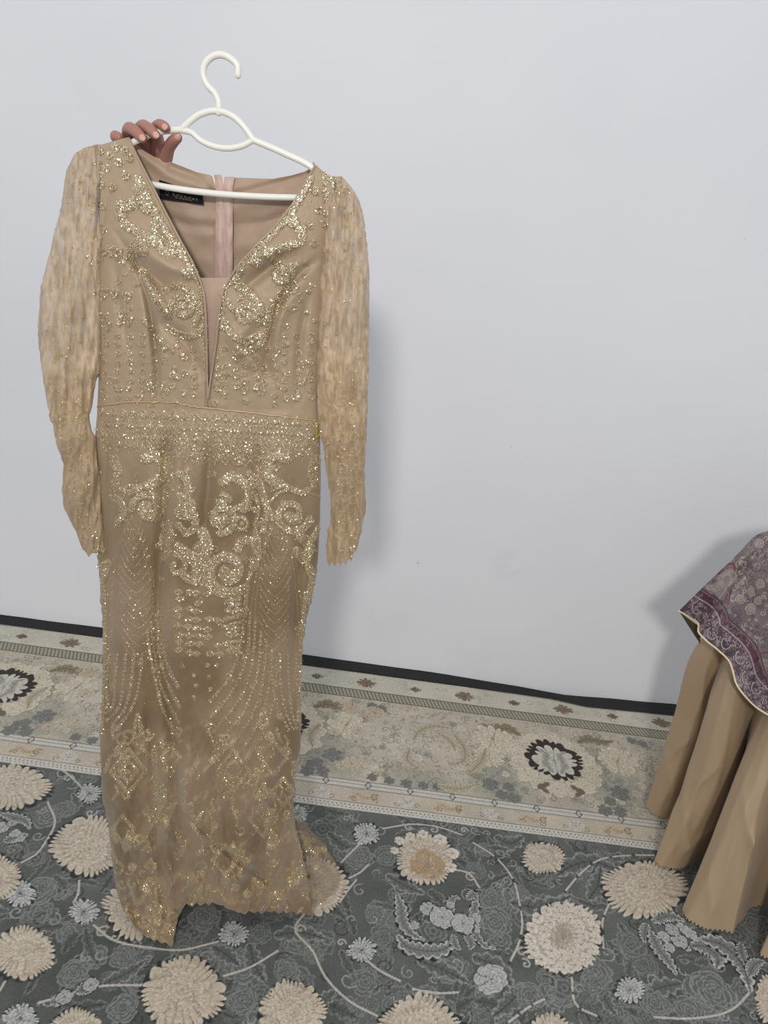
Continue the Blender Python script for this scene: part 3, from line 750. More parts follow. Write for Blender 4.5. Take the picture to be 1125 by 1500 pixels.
for j in range(4):
    arc([(398 + 12 * j, 960), (400 + 12 * j, 1010), (410 + 9 * j, 1045), (424 + 6 * j, 1070)], 2.2, 0.7)
arc([(448, 870), (442, 930), (440, 1000), (436, 1060)], 3, 0.9); arc([(149, 830), (154, 900), (152, 1000), (150, 1080)], 2.6, 0.8)
# spear heads and broken diamonds towards the hem
for (x, y, h) in ((202, 1048, 26), (386, 1040, 22), (386, 1150, 12), (238, 1160, 18), (221, 1260, 10)):
    gl([(x, y), (x - 6, y + h), (x, y + h + 6), (x + 6, y + h), (x, y)], 4, 0.8, smooth=False)
for (x, y, s) in ((188, 1130, 26), (188, 1130, 13), (342, 1130, 24), (342, 1130, 12), (400, 1110, 20), (300, 1210, 18), (415, 1160, 16), (180, 1215, 16), (250, 1110, 14), (385, 1200, 20), (330, 1260, 18)):
    gl([(x, y - s * 1.25), (x + s, y), (x, y + s * 1.25), (x - s, y), (x, y - s * 1.25)], 3.2, 0.85, smooth=False)
gl([(226, 1100), (228, 1150), (230, 1185), (238, 1200)], 4.5, 0.95); gl([(262, 1220), (268, 1240), (264, 1250)], 6); gl([(246, 1180), (238, 1195), (248, 1210)], 7, 0.8)
gl([(398, 1190), (392, 1210), (400, 1225), (396, 1240)], 6.5); gl([(340, 1240), (350, 1255), (362, 1262)], 5)
for (x, y, r) in ((175, 1100, 9), (182, 1118, 7), (192, 1225, 9), (186, 1240, 8), (194, 1270, 7), (250, 1130, 7), (300, 1230, 7), (292, 1250, 6), (212, 1300, 8), (225, 1310, 9), (240, 1330, 8),
                  (246, 1362, 9), (232, 1350, 7), (330, 1290, 8), (345, 1300, 7), (375, 1290, 7), (410, 1310, 9), (430, 1295, 8), (450, 1240, 8), (440, 1275, 7), (400, 1265, 7), (362, 1310, 7), (398, 1312, 7),
                  (295, 1280, 7), (305, 1300, 6), (280, 1310, 6), (230, 1300, 10), (205, 1320, 6), (380, 1100, 7), (395, 1080, 8), (420, 1100, 7), (410, 1050, 6), (432, 1120, 6), (330, 1095, 6), (310, 1115, 5)): bead(x, y, r, 0.85)
gl([(205, 1292), (238, 1290), (240, 1318), (246, 1335)], 4.5); gl([(208, 1316), (225, 1302), (236, 1330)], 4)
# sleeves: columns of buttons, sheer streaks, denser cuffs
def inside(x, y): return True
for k in range(260):
    lf = k % 2 == 0
    y = rng.uniform(230, 812)
    if lf:
        x = rng.uniform(interp(y, [(220, 112), (300, 92), (480, 58), (620, 78), (700, 94), (810, 128)]), 148)
        if y < 520 and x < 118 and rng.random() < 0.75: continue
    else:
        x = rng.uniform(474 if y < 660 else 484, interp(y, [(260, 505), (330, 530), (480, 539), (700, 534), (830, 512)]))
        if y < 560 and x > 508 and rng.random() < 0.75: continue
    bead(x, y, rng.uniform(2.2, 4.2), rng.uniform(0.6, 1.0))
for k in range(150):
    lf = k % 2 == 0; y = rng.uniform(250, 640)
    x = rng.uniform(interp(y, [(220, 105), (300, 92), (480, 58), (640, 84)]), 135) if lf else rng.uniform(490, 539)
    gl([(x, y), (x + rng.uniform(-4, 4), y + 10), (x + rng.uniform(-5, 5), y + 22)], rng.uniform(0.9, 1.8), rng.uniform(0.3, 0.6), 6)
for y in np.arange(590, 815, 24.0):
    for (x, r) in ((interp(y, [(590, 90), (700, 108), (812, 140)]), 9), (interp(y, [(590, 118), (700, 128), (812, 146)]), 8), (500, 9), (518, 8)):
        curl(x, y, r, 2.2, 1.1, y, 1 if int(y) % 2 else -1, 0.8)
clear([(303, 420), (311, 500), (304, 580)], 2.0)
for k in range(170):
    y = rng.uniform(1060, 1370); x = rng.uniform(158, 450)
    if rng.random() < 0.5: curl(x, y, rng.uniform(5, 13), rng.uniform(1.6, 3.0), rng.uniform(0.5, 1.2), rng.uniform(0, 6), rng.choice([-1, 1]), rng.uniform(0.5, 0.95))
    else: gl([(x, y), (x + rng.uniform(-8, 8), y + 9), (x + rng.uniform(-10, 10), y + 20)], rng.uniform(1.5, 4), rng.uniform(0.5, 0.9), 6)
for k in range(110):
    y = rng.uniform(660, 1060); x = rng.uniform(150, 462)
    if 165 < x < 232 and y > 770 or 380 < x < 430 and y > 775: continue
    curl(x, y, rng.uniform(3, 8), rng.uniform(1.0, 2.0), rng.uniform(0.5, 1.1), rng.uniform(0, 6), rng.choice([-1, 1]), rng.uniform(0.45, 0.8))
for k in range(26): bead(rng.uniform(438, 476), rng.uniform(1215, 1330), rng.uniform(3, 7), rng.uniform(0.6, 1.0))
for k in range(60):
    y = rng.uniform(400, 590); x = rng.uniform(150, 460)
    if abs(x - 304) < 12: continue
    if rng.random() < 0.5: curl(x, y, rng.uniform(4, 9), rng.uniform(1.4, 2.4), rng.uniform(0.5, 1.1), rng.uniform(0, 6), rng.choice([-1, 1]), rng.uniform(0.6, 0.95))
    else: bead(x, y, rng.uniform(3, 5.5), 0.8)
# fine all-over sprinkle
for k in range(420):
    bead(rng.uniform(55, 540), rng.uniform(215, 1370), rng.uniform(0.9, 1.8), rng.uniform(0.35, 0.7))
DM = dc.C[..., 0]
def dmask(x, y):
    i = np.clip((np.asarray(y) - DY0) * SC, 0, DM.shape[0] - 1.001); j = np.clip((np.asarray(x) - DX0) * SC, 0, DM.shape[1] - 1.001)
    i0 = i.astype(int); j0 = j.astype(int); fi = i - i0; fj = j - j0
    return (DM[i0, j0] * (1 - fi) * (1 - fj) + DM[i0, j0 + 1] * (1 - fi) * fj + DM[i0 + 1, j0] * fi * (1 - fj) + DM[i0 + 1, j0 + 1] * fi * fj)

# ------------------------------------------------------------------ dress surfaces
LEFT = [(200, 150), (212, 149), (300, 147), (400, 145), (560, 144), (608, 142), (642, 139), (700, 143), (760, 147), (820, 143), (874, 147), (936, 151), (1013, 149), (1091, 146), (1168, 149), (1207, 158), (1245, 162), (1303, 170), (1334, 176), (1400, 182)]
RIGHT = [(240, 490), (262, 490), (330, 481), (400, 474), (500, 468), (600, 466), (640, 469), (700, 470), (760, 469), (820, 466), (866, 459), (909, 449), (975, 440), (1013, 441), (1091, 441), (1149, 432), (1200, 431), (1216, 433), (1232, 438), (1253, 444), (1290, 451), (1320, 455), (1336, 456), (1400, 455)]
def D0f(x, y): return np.interp(y, [200, 600, 1100, 1400], [1.190, 1.195, 1.20, 1.20]) + 0.00012 * (x - 300) * np.clip((y - 900) / 300, 0, 1)
def bulge(y): return np.interp(y, [205, 240, 290, 350, 450, 600, 760, 1000, 1200, 1340], [0.008, 0.014, 0.028, 0.050, 0.056, 0.042, 0.058, 0.06, 0.065, 0.055])
FOLDS = [  # polyline (y, x), half-width, depth (+ towards the camera), y range
    ([(640, 246), (760, 240), (860, 233), (950, 232), (1010, 244), (1100, 256), (1200, 262), (1290, 258)], 9, -0.016, 630, 1320),
    ([(640, 260), (760, 256), (860, 252), (1000, 266), (1200, 282)], 12, 0.008, 640, 1300),
    ([(620, 155), (900, 158), (1050, 160)], 7, -0.010, 600, 1100),
    ([(640, 310), (700, 306), (780, 300)], 9, -0.010, 640, 800),
    ([(640, 378), (760, 374), (900, 360), (1000, 352)], 9, -0.009, 650, 1050),
    ([(640, 410), (900, 405), (1100, 398)], 22, 0.008, 640, 1200),
    ([(770, 455), (850, 436), (950, 430)], 6, -0.012, 770, 1000),
    ([(640, 195), (900, 198), (1000, 196)], 22, 0.007, 640, 1150),
    ([(1040, 215), (1100, 226), (1180, 222), (1260, 232), (1330, 240)], 7, -0.010, 1020, 1350),
    ([(1080, 250), (1150, 268), (1250, 300), (1330, 330)], 9, 0.011, 1080, 1340),
    ([(1180, 262), (1240, 320), (1290, 390), (1320, 420)], 8, -0.012, 1180, 1330),
    ([(1060, 425), (1180, 405), (1290, 400)], 9, -0.008, 1050, 1300),
    ([(1100, 350), (1300, 362)], 14, 0.008, 1080, 1330)]
SEGF = [  # bodice drapes and darts: segment, half-width, depth
    ([(163, 330), (190, 372), (212, 420), (226, 500), (232, 590)], 3.2, -0.006), ([(185, 340), (230, 380), (285, 405)], 8, 0.007),
    ([(182, 372), (225, 405), (262, 440)], 5, -0.006), ([(196, 390), (232, 440), (250, 470)], 5, 0.006), ([(232, 470), (270, 500), (300, 560)], 6, -0.005),
    ([(205, 420), (215, 500), (222, 580)], 6, 0.004), ([(168, 360), (176, 450), (190, 520)], 4, -0.004),
    ([(472, 376), (440, 400), (412, 440), (395, 500), (388, 560)], 4, -0.007), ([(440, 352), (390, 372), (345, 400)], 8, 0.007), ([(440, 420), (405, 470), (395, 520)], 7, 0.005),
    ([(420, 372), (385, 400), (350, 430)], 5, -0.005), ([(350, 500), (385, 530), (400, 560)], 5, -0.005), ([(330, 480), (360, 520), (380, 540)], 7, 0.005),
    ([(390, 440), (370, 470), (345, 500)], 6, 0.004), ([(455, 420), (440, 500), (436, 590)], 4, -0.004)]
def relief(x, y, seg=True):
    r = np.zeros(np.shape(x))
    for pl, hw, dp, y0, y1 in FOLDS:
        fade = np.clip((y - y0) / 30, 0, 1) * np.clip((y1 - y) / 40, 0, 1)
        r += dp * np.exp(-((x - interp(y, pl)) / hw) ** 2) * fade
    if seg:
        for pl, hw, dp in SEGF:
            d, t, _ = stroke_dist(x, y, cat(pl, 14)); r += 2.3 * dp * np.exp(-(d / hw / 1.6) ** 2) * np.clip(np.sin(np.pi * np.clip(t, 0.02, 0.98)), 0, 1) ** 0.7
    low = np.clip((y - 1000) / 250, 0, 1)
    r += 0.0035 * fbm(x / 34, y / 80, 21) * np.clip((y - 590) / 80, 0, 1)
    r += low * (0.012 * fbm(x / 20, y / 34, 25) + 0.014 * (1 - np.abs(vnoise(x / 24 + y / 50, y / 60, 27))) ** 3)
    r += 0.0008 * fbm(x / 14, y / 18, 31)
    return r
def front(x, y, edge_soft=True):
    Lb, Rb = interp(y, LEFT), interp(y, RIGHT)
    s = np.clip((x - Lb) / (Rb - Lb), 0, 1)
    g = np.clip(1 - (2 * s - 1) ** 2, 0, 1) ** 0.55
    D = D0f(x, y) - bulge(y) * g - relief(x, y) * np.clip(g * 1.8, 0, 1) - 0.0022 * dmask(x, y)
    # the trailing hem comes to lie on the carpet
    fD = fl(x, y, 0.012 + 0.006 * np.clip(g, 0, 1) + 0.4 * np.maximum(relief(x, y, False), 0))[..., 1]
    k = 0.012; h = np.clip(0.5 + 0.5 * (fD - D) / k, 0, 1)
    return np.where(y > 1150, fD * (1 - h) + D * h - k * h * (1 - h), D)

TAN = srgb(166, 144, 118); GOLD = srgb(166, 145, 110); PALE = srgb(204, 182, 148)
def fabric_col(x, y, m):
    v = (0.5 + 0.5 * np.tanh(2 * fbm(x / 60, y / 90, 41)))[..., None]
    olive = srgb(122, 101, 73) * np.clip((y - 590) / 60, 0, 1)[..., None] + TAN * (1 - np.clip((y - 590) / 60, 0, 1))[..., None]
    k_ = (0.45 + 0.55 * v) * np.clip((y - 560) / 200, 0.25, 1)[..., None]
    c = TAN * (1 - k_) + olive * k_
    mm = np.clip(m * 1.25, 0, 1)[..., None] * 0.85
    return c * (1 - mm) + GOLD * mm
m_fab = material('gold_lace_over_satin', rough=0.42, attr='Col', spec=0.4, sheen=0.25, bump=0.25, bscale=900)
m_tulle = material('gold_tulle', rough=0.6, attr='Col', spec=0.3, sheen=0.3, alpha='Sheer')
m_lining = material('beige_satin_lining', tuple(srgb(168, 144, 122)), 0.55, sheen=0.2, bump=0.1, bscale=500)
m_seq = material('gold_sequins', (0.84, 0.73, 0.53), 0.27, metal=0.85)
dress = thing('evening_dress', 'long gold sequinned evening dress with deep V neck and sheer long sleeves on the hanger', 'dress', tuple(fl(290, 1345)))
SEQ = []    # (positions, normals, weights)
def normals(P):
    du = np.gradient(P, axis=1); dv = np.gradient(P, axis=0)
    n = np.cross(du, dv); n /= np.linalg.norm(n, axis=-1)[..., None] + 1e-12
    n *= np.where((n * (CAM - P)).sum(-1) > 0, 1, -1)[..., None]
    return n
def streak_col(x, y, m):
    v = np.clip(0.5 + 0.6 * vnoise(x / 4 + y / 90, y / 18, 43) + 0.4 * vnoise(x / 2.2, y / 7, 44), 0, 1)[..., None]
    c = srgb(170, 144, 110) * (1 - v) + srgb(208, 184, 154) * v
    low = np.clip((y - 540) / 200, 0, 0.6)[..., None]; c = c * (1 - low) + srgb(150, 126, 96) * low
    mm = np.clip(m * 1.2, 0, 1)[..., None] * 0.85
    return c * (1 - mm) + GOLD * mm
def surf(name, X, Y, D, mat=None, keep=None, sheer=None, seq=1.0, parent=dress, wrap=False):
    P = at(X, Y, D); M = dmask(X, Y)
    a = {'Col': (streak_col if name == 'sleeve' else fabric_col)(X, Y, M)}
    if sheer is not None: a['Sheer'] = sheer
    o = link(name, grid_mesh(name, P, keep, a, wrap), mat or m_fab, parent)
    if seq:
        W = np.clip(M * 1.4 - 0.2, 0, 1) ** 0.7 * seq * np.interp(Y, [600, 950, 1300], [1, 0.75, 0.5])
        if keep is not None: W = W * keep
        SEQ.append((P.reshape(-1, 3), normals(P).reshape(-1, 3), W.ravel()))
    return o
# bodice halves from side seam to neckline edge
SEAM = [(139, 598), (149, 594), (192, 589), (254, 589.5), (285, 596), (348, 603), (461, 616), (475, 617)]
NL = [(200, 188), (207, 191), (225, 199), (270, 222), (300, 237), (350, 263), (382, 281), (410, 293), (430, 299), (460, 301.5), (520, 303), (582, 304.3), (640, 304.5)]
NR = [(236, 458), (243, 461), (270, 447), (300, 428), (330, 405), (355, 380), (385, 352), (405, 338), (425, 327), (450, 322), (500, 317), (540, 311), (582, 304.7), (640, 304.5)]
nb = 330
for side in (0, 1):
    s = np.linspace(0, 1, 125)[None, :]; v = np.linspace(0, 1, nb)[:, None]
    if side == 0:
        yt = 212 - 11 * s - 1 * np.sin(s * 3.14); yb = np.interp(143 + 161 * s, *zip(*SEAM))
        Y = yt + v * (yb - yt); X = interp(Y, LEFT) * (1 - s) + interp(Y, NL) * s
    else:
        yt = 240 + 22 * s; yb = np.interp(304 + 162 * s, *zip(*SEAM))
        Y = yt + v * (yb - yt); X = interp(Y, NR) * (1 - s) + interp(Y, RIGHT) * s
    sp = s if side == 0 else 1 - s
    D = front(X, Y)
    D = D + 0.004 * np.clip(sp - 0.97, 0, 1) / 0.03      # rolled neckline edge
    top = np.clip(1 - v / 0.035, 0, 1) ** 2
    D = D * (1 - top) + (HD + 0.002) * top
    D = np.where(Y < 330, np.minimum(D, HD - 0.0075 * np.clip((v * nb - 1) / 3, 0, 1)), D)
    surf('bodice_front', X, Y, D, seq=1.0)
# neckline piping
for side, pts in ((0, NL), (1, NR)):
    p = np.array([q for q in pts if q[0] <= 584], float); yy = np.linspace(p[0, 0] + 3, 583, 90)
    xx = np.interp(yy, p[:, 0], p[:, 1])
    DD = front(xx, yy) - 0.001
    tubes('neckline_edge', [(at(xx, yy, DD), 0.0016)], m_fab if False else m_lining, dress, 8)
# skirt
s = np.linspace(0, 1, 270)[None, :]; v = np.linspace(0, 1, 640)[:, None]
ytop = np.interp(140 + 326 * s, *zip(*SEAM)) - 1
HEM = [(0, 1312), (0.03, 1338), (0.10, 1364), (0.18, 1377), (0.262, 1383), (0.285, 1362), (0.30, 1342), (0.34, 1325), (0.50, 1321), (0.62, 1336), (0.8, 1335), (1, 1337)]
ybot = interp(s, HEM) + 2.5 * np.abs(np.sin(s * 70)) + 2 * vnoise(s * 60, s * 0, 5)
Y = ytop + v * (ybot - ytop)
Xl = interp(Y, LEFT) - 1.2 * vnoise(Y / 6, Y * 0, 8) * (v > 0.3); Xr = interp(Y, RIGHT) + 1.5 * vnoise(Y / 6, Y * 0, 9) * (v > 0.3)
X = Xl * (1 - s) + Xr * s
D = front(X, Y)
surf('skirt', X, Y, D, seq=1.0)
# lace frill spreading at the right of the hem, sheer
s2 = np.linspace(0, 1, 60)[None, :]; v2 = np.linspace(0, 1, 120)[:, None]
Y2 = 1195 + v2 * 145 + 6 * np.sin(s2 * 9) * v2; X2 = 405 + 25 * v2 + s2 * (26 + 50 * np.sin(np.clip(v2, 0, 1) * 2.6) ** 0.8) + 4 * vnoise(v2 * 14, s2 * 3, 3)
fD2 = fl(X2, Y2, 0.02 + 0.02 * (1 - v2) + 0.008 * vnoise(X2 / 8, Y2 / 8, 6))[..., 1]
D2 = np.minimum(fD2, 1.235 + 0.02 * s2 + 0.014 * vnoise(X2 / 9, Y2 / 20, 4))
keep2 = Y2 < 1336 - 3 * np.abs(np.sin(X2 / 4)) - 30 * s2 ** 3
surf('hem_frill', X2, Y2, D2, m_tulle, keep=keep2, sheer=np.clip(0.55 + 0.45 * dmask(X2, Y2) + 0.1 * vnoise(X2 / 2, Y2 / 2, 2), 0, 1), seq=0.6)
# piping on the waist seam
sx = np.linspace(143, 465, 120); sy = np.interp(sx, *zip(*SEAM)) - 0.5
tubes('waist_piping', [(at(sx, sy + 0.8 * vnoise(sx / 5, sx * 0, 3), front(sx, sy) - 0.002), 0.0014 + 0.0004 * vnoise(sx / 3, sx * 0, 4))], material('gold_piping', tuple(srgb(186, 164, 126)), 0.45, metal=0.2), dress, 8)

# back of the dress, inside visible at the neck
BACKN = [(150, 211), (188, 208), (200, 214), (227, 230), (253, 238), (289, 252), (312, 257), (316, 270), (326, 276), (336, 270), (341, 260), (402, 262), (429, 257), (450, 251), (462, 243), (492, 262)]
sb_ = np.linspace(0, 1, 150)[None, :]; vb = np.linspace(0, 1, 130)[:, None]
xt = 150 + 341 * sb_; ytb = np.interp(xt, *zip(*BACKN)); ybb = 1318 + 0 * sb_
Yb = ytb + vb ** 1.3 * (ybb - ytb)
Lw, Rw = interp(Yb, LEFT) + 1.5, interp(Yb, RIGHT) - 1.5
Xb = Lw + (Rw - Lw) * sb_
gb = np.clip(1 - (2 * sb_ - 1) ** 2, 0, 1) ** 0.6
hidden = np.clip((Yb - 450) / 150, 0, 1)
Db = D0f(Xb, Yb) + 0.004 + 0.022 * gb + 0.014 * gb * hidden + 0.004 * fbm(Xb / 60, Yb / 40, 51) * gb
for pl, hw, dp in (([(200, 222), (260, 262), (312, 275)], 7, -0.006), ([(238, 316), (280, 330), (312, 333)], 6, 0.006), ([(345, 300), (400, 292), (440, 288)], 9, -0.004),
                   ([(345, 330), (390, 325), (420, 315)], 6, 0.006), ([(345, 285), (400, 270), (450, 256)], 5, 0.005), ([(250, 245), (290, 262), (312, 282)], 5, 0.005)):
    d, t, _ = stroke_dist(Xb, Yb, cat(pl, 10)); Db = Db + dp * np.exp(-(d / hw) ** 2)
floorD = fl(Xb, Yb, 0.02)[..., 1]
Db = np.where(Yb > 1000, np.minimum(Db, floorD), Db)
link('back_panel', grid_mesh('back_panel', at(Xb, Yb, Db), flip=True), m_lining, dress)
def backD(x, y): 
    s_ = (x - interp(y, LEFT)) / (interp(y, RIGHT) - interp(y, LEFT)); return D0f(x, y) + 0.026 * np.clip(1 - (2 * s_ - 1) ** 2, 0, 1) ** 0.6
# pinkish zip tapes, with a dark seam and zip line between them
m_zip = material('dusty_pink_tape', tuple(srgb(196, 168, 156)), 0.5, sheen=0.3, bump=0.3, bscale=250, vary=0.12, vscale=60)
for (xa, xb_, xc_, xd, yt_) in ((313, 326, 314, 328.5, 256), (329, 343, 327.5, 341, 259)):
    vv = np.linspace(0, 1, 60)[:, None]; ss = np.linspace(0, 1, 8)[None, :]
    Yz = yt_ + vv * (585 - yt_); e0 = np.interp(Yz, [250, 275, 585], [xa, xc_ + (2 if xa < 320 else 0), xc_]); e1 = np.interp(Yz, [250, 275, 585], [xb_ - (3 if xa < 320 else -3), xd, xd])
    Xz = e0 + (e1 - e0) * ss
    Dz = backD(Xz, Yz) - 0.005 - 0.003 * np.sin(ss * 3.14) - 0.0015 * vnoise(Xz / 6, Yz / 12, 7)
    link('zip_tape', grid_mesh('zip_tape', at(Xz, Yz, Dz)), m_zip, dress)
# sheer insert behind the slit
m_ins = material('nude_mesh_insert', tuple(srgb(186, 160, 142)), 0.6, alpha='Sheer')
vv = np.linspace(0, 1, 40)[:, None]; ss = np.linspace(0, 1, 14)[None, :]
Yi = 407 + vv * 176; Xi = (interp(Yi, NL) - 2) * (1 - ss) + (interp(Yi, NR) + 2) * ss
Di = (front(interp(Yi, NL), Yi) + 0.003) * (1 - ss) + (front(interp(Yi, NR), Yi) + 0.003) * ss + 0.006 * np.sin(ss * 3.14)
link('neck_insert', grid_mesh('neck_insert', at(Xi, Yi, Di), attrs={'Sheer': np.full(Xi.shape, 0.82)}), m_ins, dress)
# woven neck label with small gilt marks
lab_c = [(233, 263), (297, 285), (298, 300), (234, 291)]
vv = np.linspace(0, 1, 12)[:, None, None]; ss = np.linspace(0, 1, 30)[None, :, None]
q = np.array(lab_c, float)
Lp = (q[0] * (1 - ss) + q[1] * ss) * (1 - vv) + (q[3] * (1 - ss) + q[2] * ss) * vv
Dl = backD(Lp[..., 0], Lp[..., 1]) - 0.0065
lab = link('neck_label', grid_mesh('neck_label', at(Lp[..., 0], Lp[..., 1], Dl)), material('black_satin_label', (0.006, 0.005, 0.012), 0.7, spec=0.15), dress)
lab['label'] = 'black woven label with small gilt lettering'
m_gilt = material('gilt_thread', tuple(srgb(150, 130, 96)), 0.4, metal=0.3)
gm = []
def lp(u, v_):
    p = (q[0] * (1 - u) + q[1] * u) * (1 - v_) + (q[3] * (1 - u) + q[2] * u) * v_
    return at(p[0], p[1], float(backD(p[0], p[1])) - 0.0072)
def lstroke(a, b_): gm.append((np.array([lp(*a), lp(*((np.array(a) + np.array(b_)) / 2)), lp(*b_)]), 0.00038))
for a in np.linspace(0, 5.2, 6): lstroke((0.17 + 0.035 * math.cos(a), 0.62 + 0.13 * math.sin(a)), (0.17 + 0.035 * math.cos(a + 1.0), 0.62 + 0.13 * math.sin(a + 1.0)))
x = 0.30
for ch in range(13):
    h = 0.14; lstroke((x, 0.56), (x, 0.56 + h))
    if ch % 3 == 0: lstroke((x, 0.56), (x + 0.025, 0.56))
    if ch % 3 == 1: lstroke((x, 0.56 + h), (x + 0.025, 0.56 + h))
    if ch % 2 == 0: lstroke((x + 0.025, 0.56), (x + 0.025, 0.56 + h))
    x += 0.045
for x in (0.36, 0.44, 0.52, 0.60, 0.68): lstroke((x, 0.80), (x + 0.05, 0.80))
tubes('label_print', gm, m_gilt, lab, 5)
# mustard thread loop at the right of the waist
tubes('side_loop', [(hp([(467, 612), (470, 622), (469, 634), (465, 640), (464, 630), (466, 618)], 30, 1.185), 0.0016)], material('mustard_ribbon', tuple(srgb(168, 146, 42)), 0.5), dress, 8)

# sleeves
SL_O = [(212, 140), (216, 124), (225, 109), (250, 97), (300, 90), (360, 75), (420, 60), (480, 55), (500, 56), (560, 64), (612, 73), (622, 77), (650, 82), (670, 90), (680, 93), (720, 91), (745, 94), (780, 112), (805, 121), (820, 131)]
SL_I = [(212, 152), (300, 153), (400, 151), (540, 148), (560, 140), (590, 136), (608, 131), (630, 134), (642, 140), (700, 146), (740, 149), (780, 152), (820, 154)]
SR_I = [(258, 486), (300, 478), (330, 474), (400, 468), (560, 464), (600, 466), (640, 470), (655, 474), (690, 478), (720, 483), (760, 485), (775, 480), (800, 478), (835, 480)]
SR_O = [(258, 500), (266, 508), (280, 519), (295, 527), (318, 533), (369, 539), (415, 541.5), (520, 541), (640, 537), (665, 535), (700, 534), (735, 536), (750, 535), (770, 531), (785, 528), (800, 525), (835, 512)]
for side in (0, 1):
    y0, y1 = (211.5, 819) if side == 0 else (258.5, 834)
    nv, nf = 430, 120
    v = np.linspace(0, 1, nv)[:, None]; ph = np.linspace(0, 2 * math.pi, nf, endpoint=False)[None, :]
    Y = y0 + v * (y1 - y0) + 0 * ph
    o_ = interp(Y, SL_O if side == 0 else SR_O); i_ = interp(Y, SL_I if side == 0 else SR_I)
    lo = np.minimum(o_, i_); hi = np.maximum(o_, i_); c = (lo + hi) / 2; hw = (hi - lo) / 2
    edge = 1.0 * vnoise(Y / 7, ph * 2, 60 + side)
    X = c - (hw + edge * np.clip(v * 6, 0, 1)) * np.cos(ph)
    dep = np.minimum(hw / 1000 * 0.62, 0.030) * np.clip(v * 14, 0.15, 1)
    wr = 0.0065 * fbm(X / 9 + Y / 120, Y / 60, 61 + side) + 0.004 * np.sin(Y / 17 + X / 12) * np.clip((Y - 600) / 60, 0, 1) * np.exp(-((Y - 690) / 90) ** 2)
    wr = wr + 0.0022 * fbm(X / 4, Y / 26, 71 + side)
    Dc = 1.194 + (0.004 if side == 0 else 0.0) - 0.010 * np.clip((Y - 300) / 300, 0, 1)
    fr = np.sin(ph) > 0
    D = Dc - dep * np.sin(ph) - wr * np.sin(ph) - np.where(fr, 0.0012 * dmask(X, Y), 0)
    tip = (2.0 * np.abs(np.sin(X / 2.6)) * 4.5) if side == 1 else (np.abs(np.sin(X / 3.2)) * 4)
    cut = (832 - interp(X, [(478, 3), (483, 0), (494, 0), (505, 1), (515, 8), (524, 24), (530, 50)]) if side == 1 else interp(X, [(110, 790), (122, 808), (130, 818), (140, 812), (155, 811)]))
    keep = Y < cut - tip * 0.8
    M = dmask(X, Y)
    net = 0.62 + 0.16 * fbm(X / 3.5, Y / 11, 81) + np.clip((Y - 480) / 120, 0, 1) * 0.26
    side_pale = np.abs(np.cos(ph)) ** 3
    sh = np.clip(net + 0.55 * M + 0.1 * np.clip(1 - np.abs(X - (145 if side == 0 else 480)) / 30, 0, 1), 0.2, 1)
    surf('sleeve', X, Y, D, m_tulle, keep=keep, sheer=sh, seq=0.0, wrap=True)
    P = at(X, Y, D); W = (np.clip(M - 0.25, 0, 1) * keep * (np.sin(ph) > 0.05) * 0.55)
    SEQ.append((P.reshape(-1, 3), normals(P).reshape(-1, 3), W.ravel()))
# sequins: tiny tilted scales over every embroidered motif
PP = np.vstack([a[0] for a in SEQ]); NN = np.vstack([a[1] for a in SEQ]); WW = np.concatenate([a[2] for a in SEQ])
NSEQ = 90000
idx = rng.choice(len(PP), NSEQ, p=WW / WW.sum())
p = PP[idx] + rng.normal(0, 0.0007, (NSEQ, 3)); n = NN[idx]
p = p + n * rng.uniform(0.0008, 0.0022, (NSEQ, 1))
n = n + rng.normal(0, 0.42, (NSEQ, 3)); n /= np.linalg.norm(n, axis=1)[:, None]
t = np.cross(n, rng.normal(0, 1, (NSEQ, 3))); t /= np.linalg.norm(t, axis=1)[:, None]; bt = np.cross(n, t)
sz = rng.uniform(0.0006, 0.00105, (NSEQ, 1))
V = np.stack([p + t * sz, p + bt * sz, p - t * sz, p - bt * sz], 1).reshape(-1, 3)
V[:, 2] = np.maximum(V[:, 2], 0.006)
sq = link('sequins', raw_mesh('sequins', V, np.arange(NSEQ * 4).reshape(-1, 4)), m_seq, dress, smooth=False)
sq['kind'] = 'stuff'
adopt(dress)

# ------------------------------------------------------------------ the hand holding the hanger
m_skin = material('skin', tuple(srgb(164, 116, 103)), 0.5, sss=0.12, vary=0.10, vscale=55, bump=0.25, bscale=220)
person = thing('person', 'hand gripping the left arm of the white hanger, forearm hidden behind the gold dress', 'person', tuple(at(205, 520, 1.31)))
def skin_body(chains, name, parent):
    """connected joints with radii -> Skin modifier; chains share a root point"""
    vs_, es, rs = [], [], []
    for ch in chains:
        prev = None
        for (q_, r) in ch:
            if isinstance(q_, int): prev = q_; continue
            vs_.append(tuple(q_)); rs.append(r); k = len(vs_) - 1
            if prev is not None: es.append((prev, k))
            prev = k
    me = bpy.data.meshes.new(name); me.from_pydata(vs_, es, []); me.update()
    o = bpy.data.objects.new(name, me); COL.objects.link(o)
    md = o.modifiers.new('Skin', 'SKIN'); md.use_smooth_shade = True; md.branch_smoothing = 0.4
    for i, r in enumerate(rs): me.skin_vertices[0].data[i].radius = (r, r)
    me.skin_vertices[0].data[0].use_root = True
    sd = o.modifiers.new('Subdivision', 'SUBSURF'); sd.levels = 2; sd.render_levels = 2
    dg = bpy.context.evaluated_depsgraph_get()
    m2 = bpy.data.meshes.new_from_object(o.evaluated_get(dg))
    bpy.data.objects.remove(o)
    return link(name, m2, m_skin, parent)
A = lambda x, y, D: at(x, y, D)
arm = [(A(196, 560, 1.33), 0.040), (A(205, 450, 1.31), 0.038), (A(212, 350, 1.285), 0.031), (A(216, 290, 1.265), 0.025), (A(218, 258, 1.252), 0.026)]
palm_i = 4
mk = lambda pts: [(palm_i, 0)] + [(A(x, y, d), r) for (x, y, d, r) in pts]
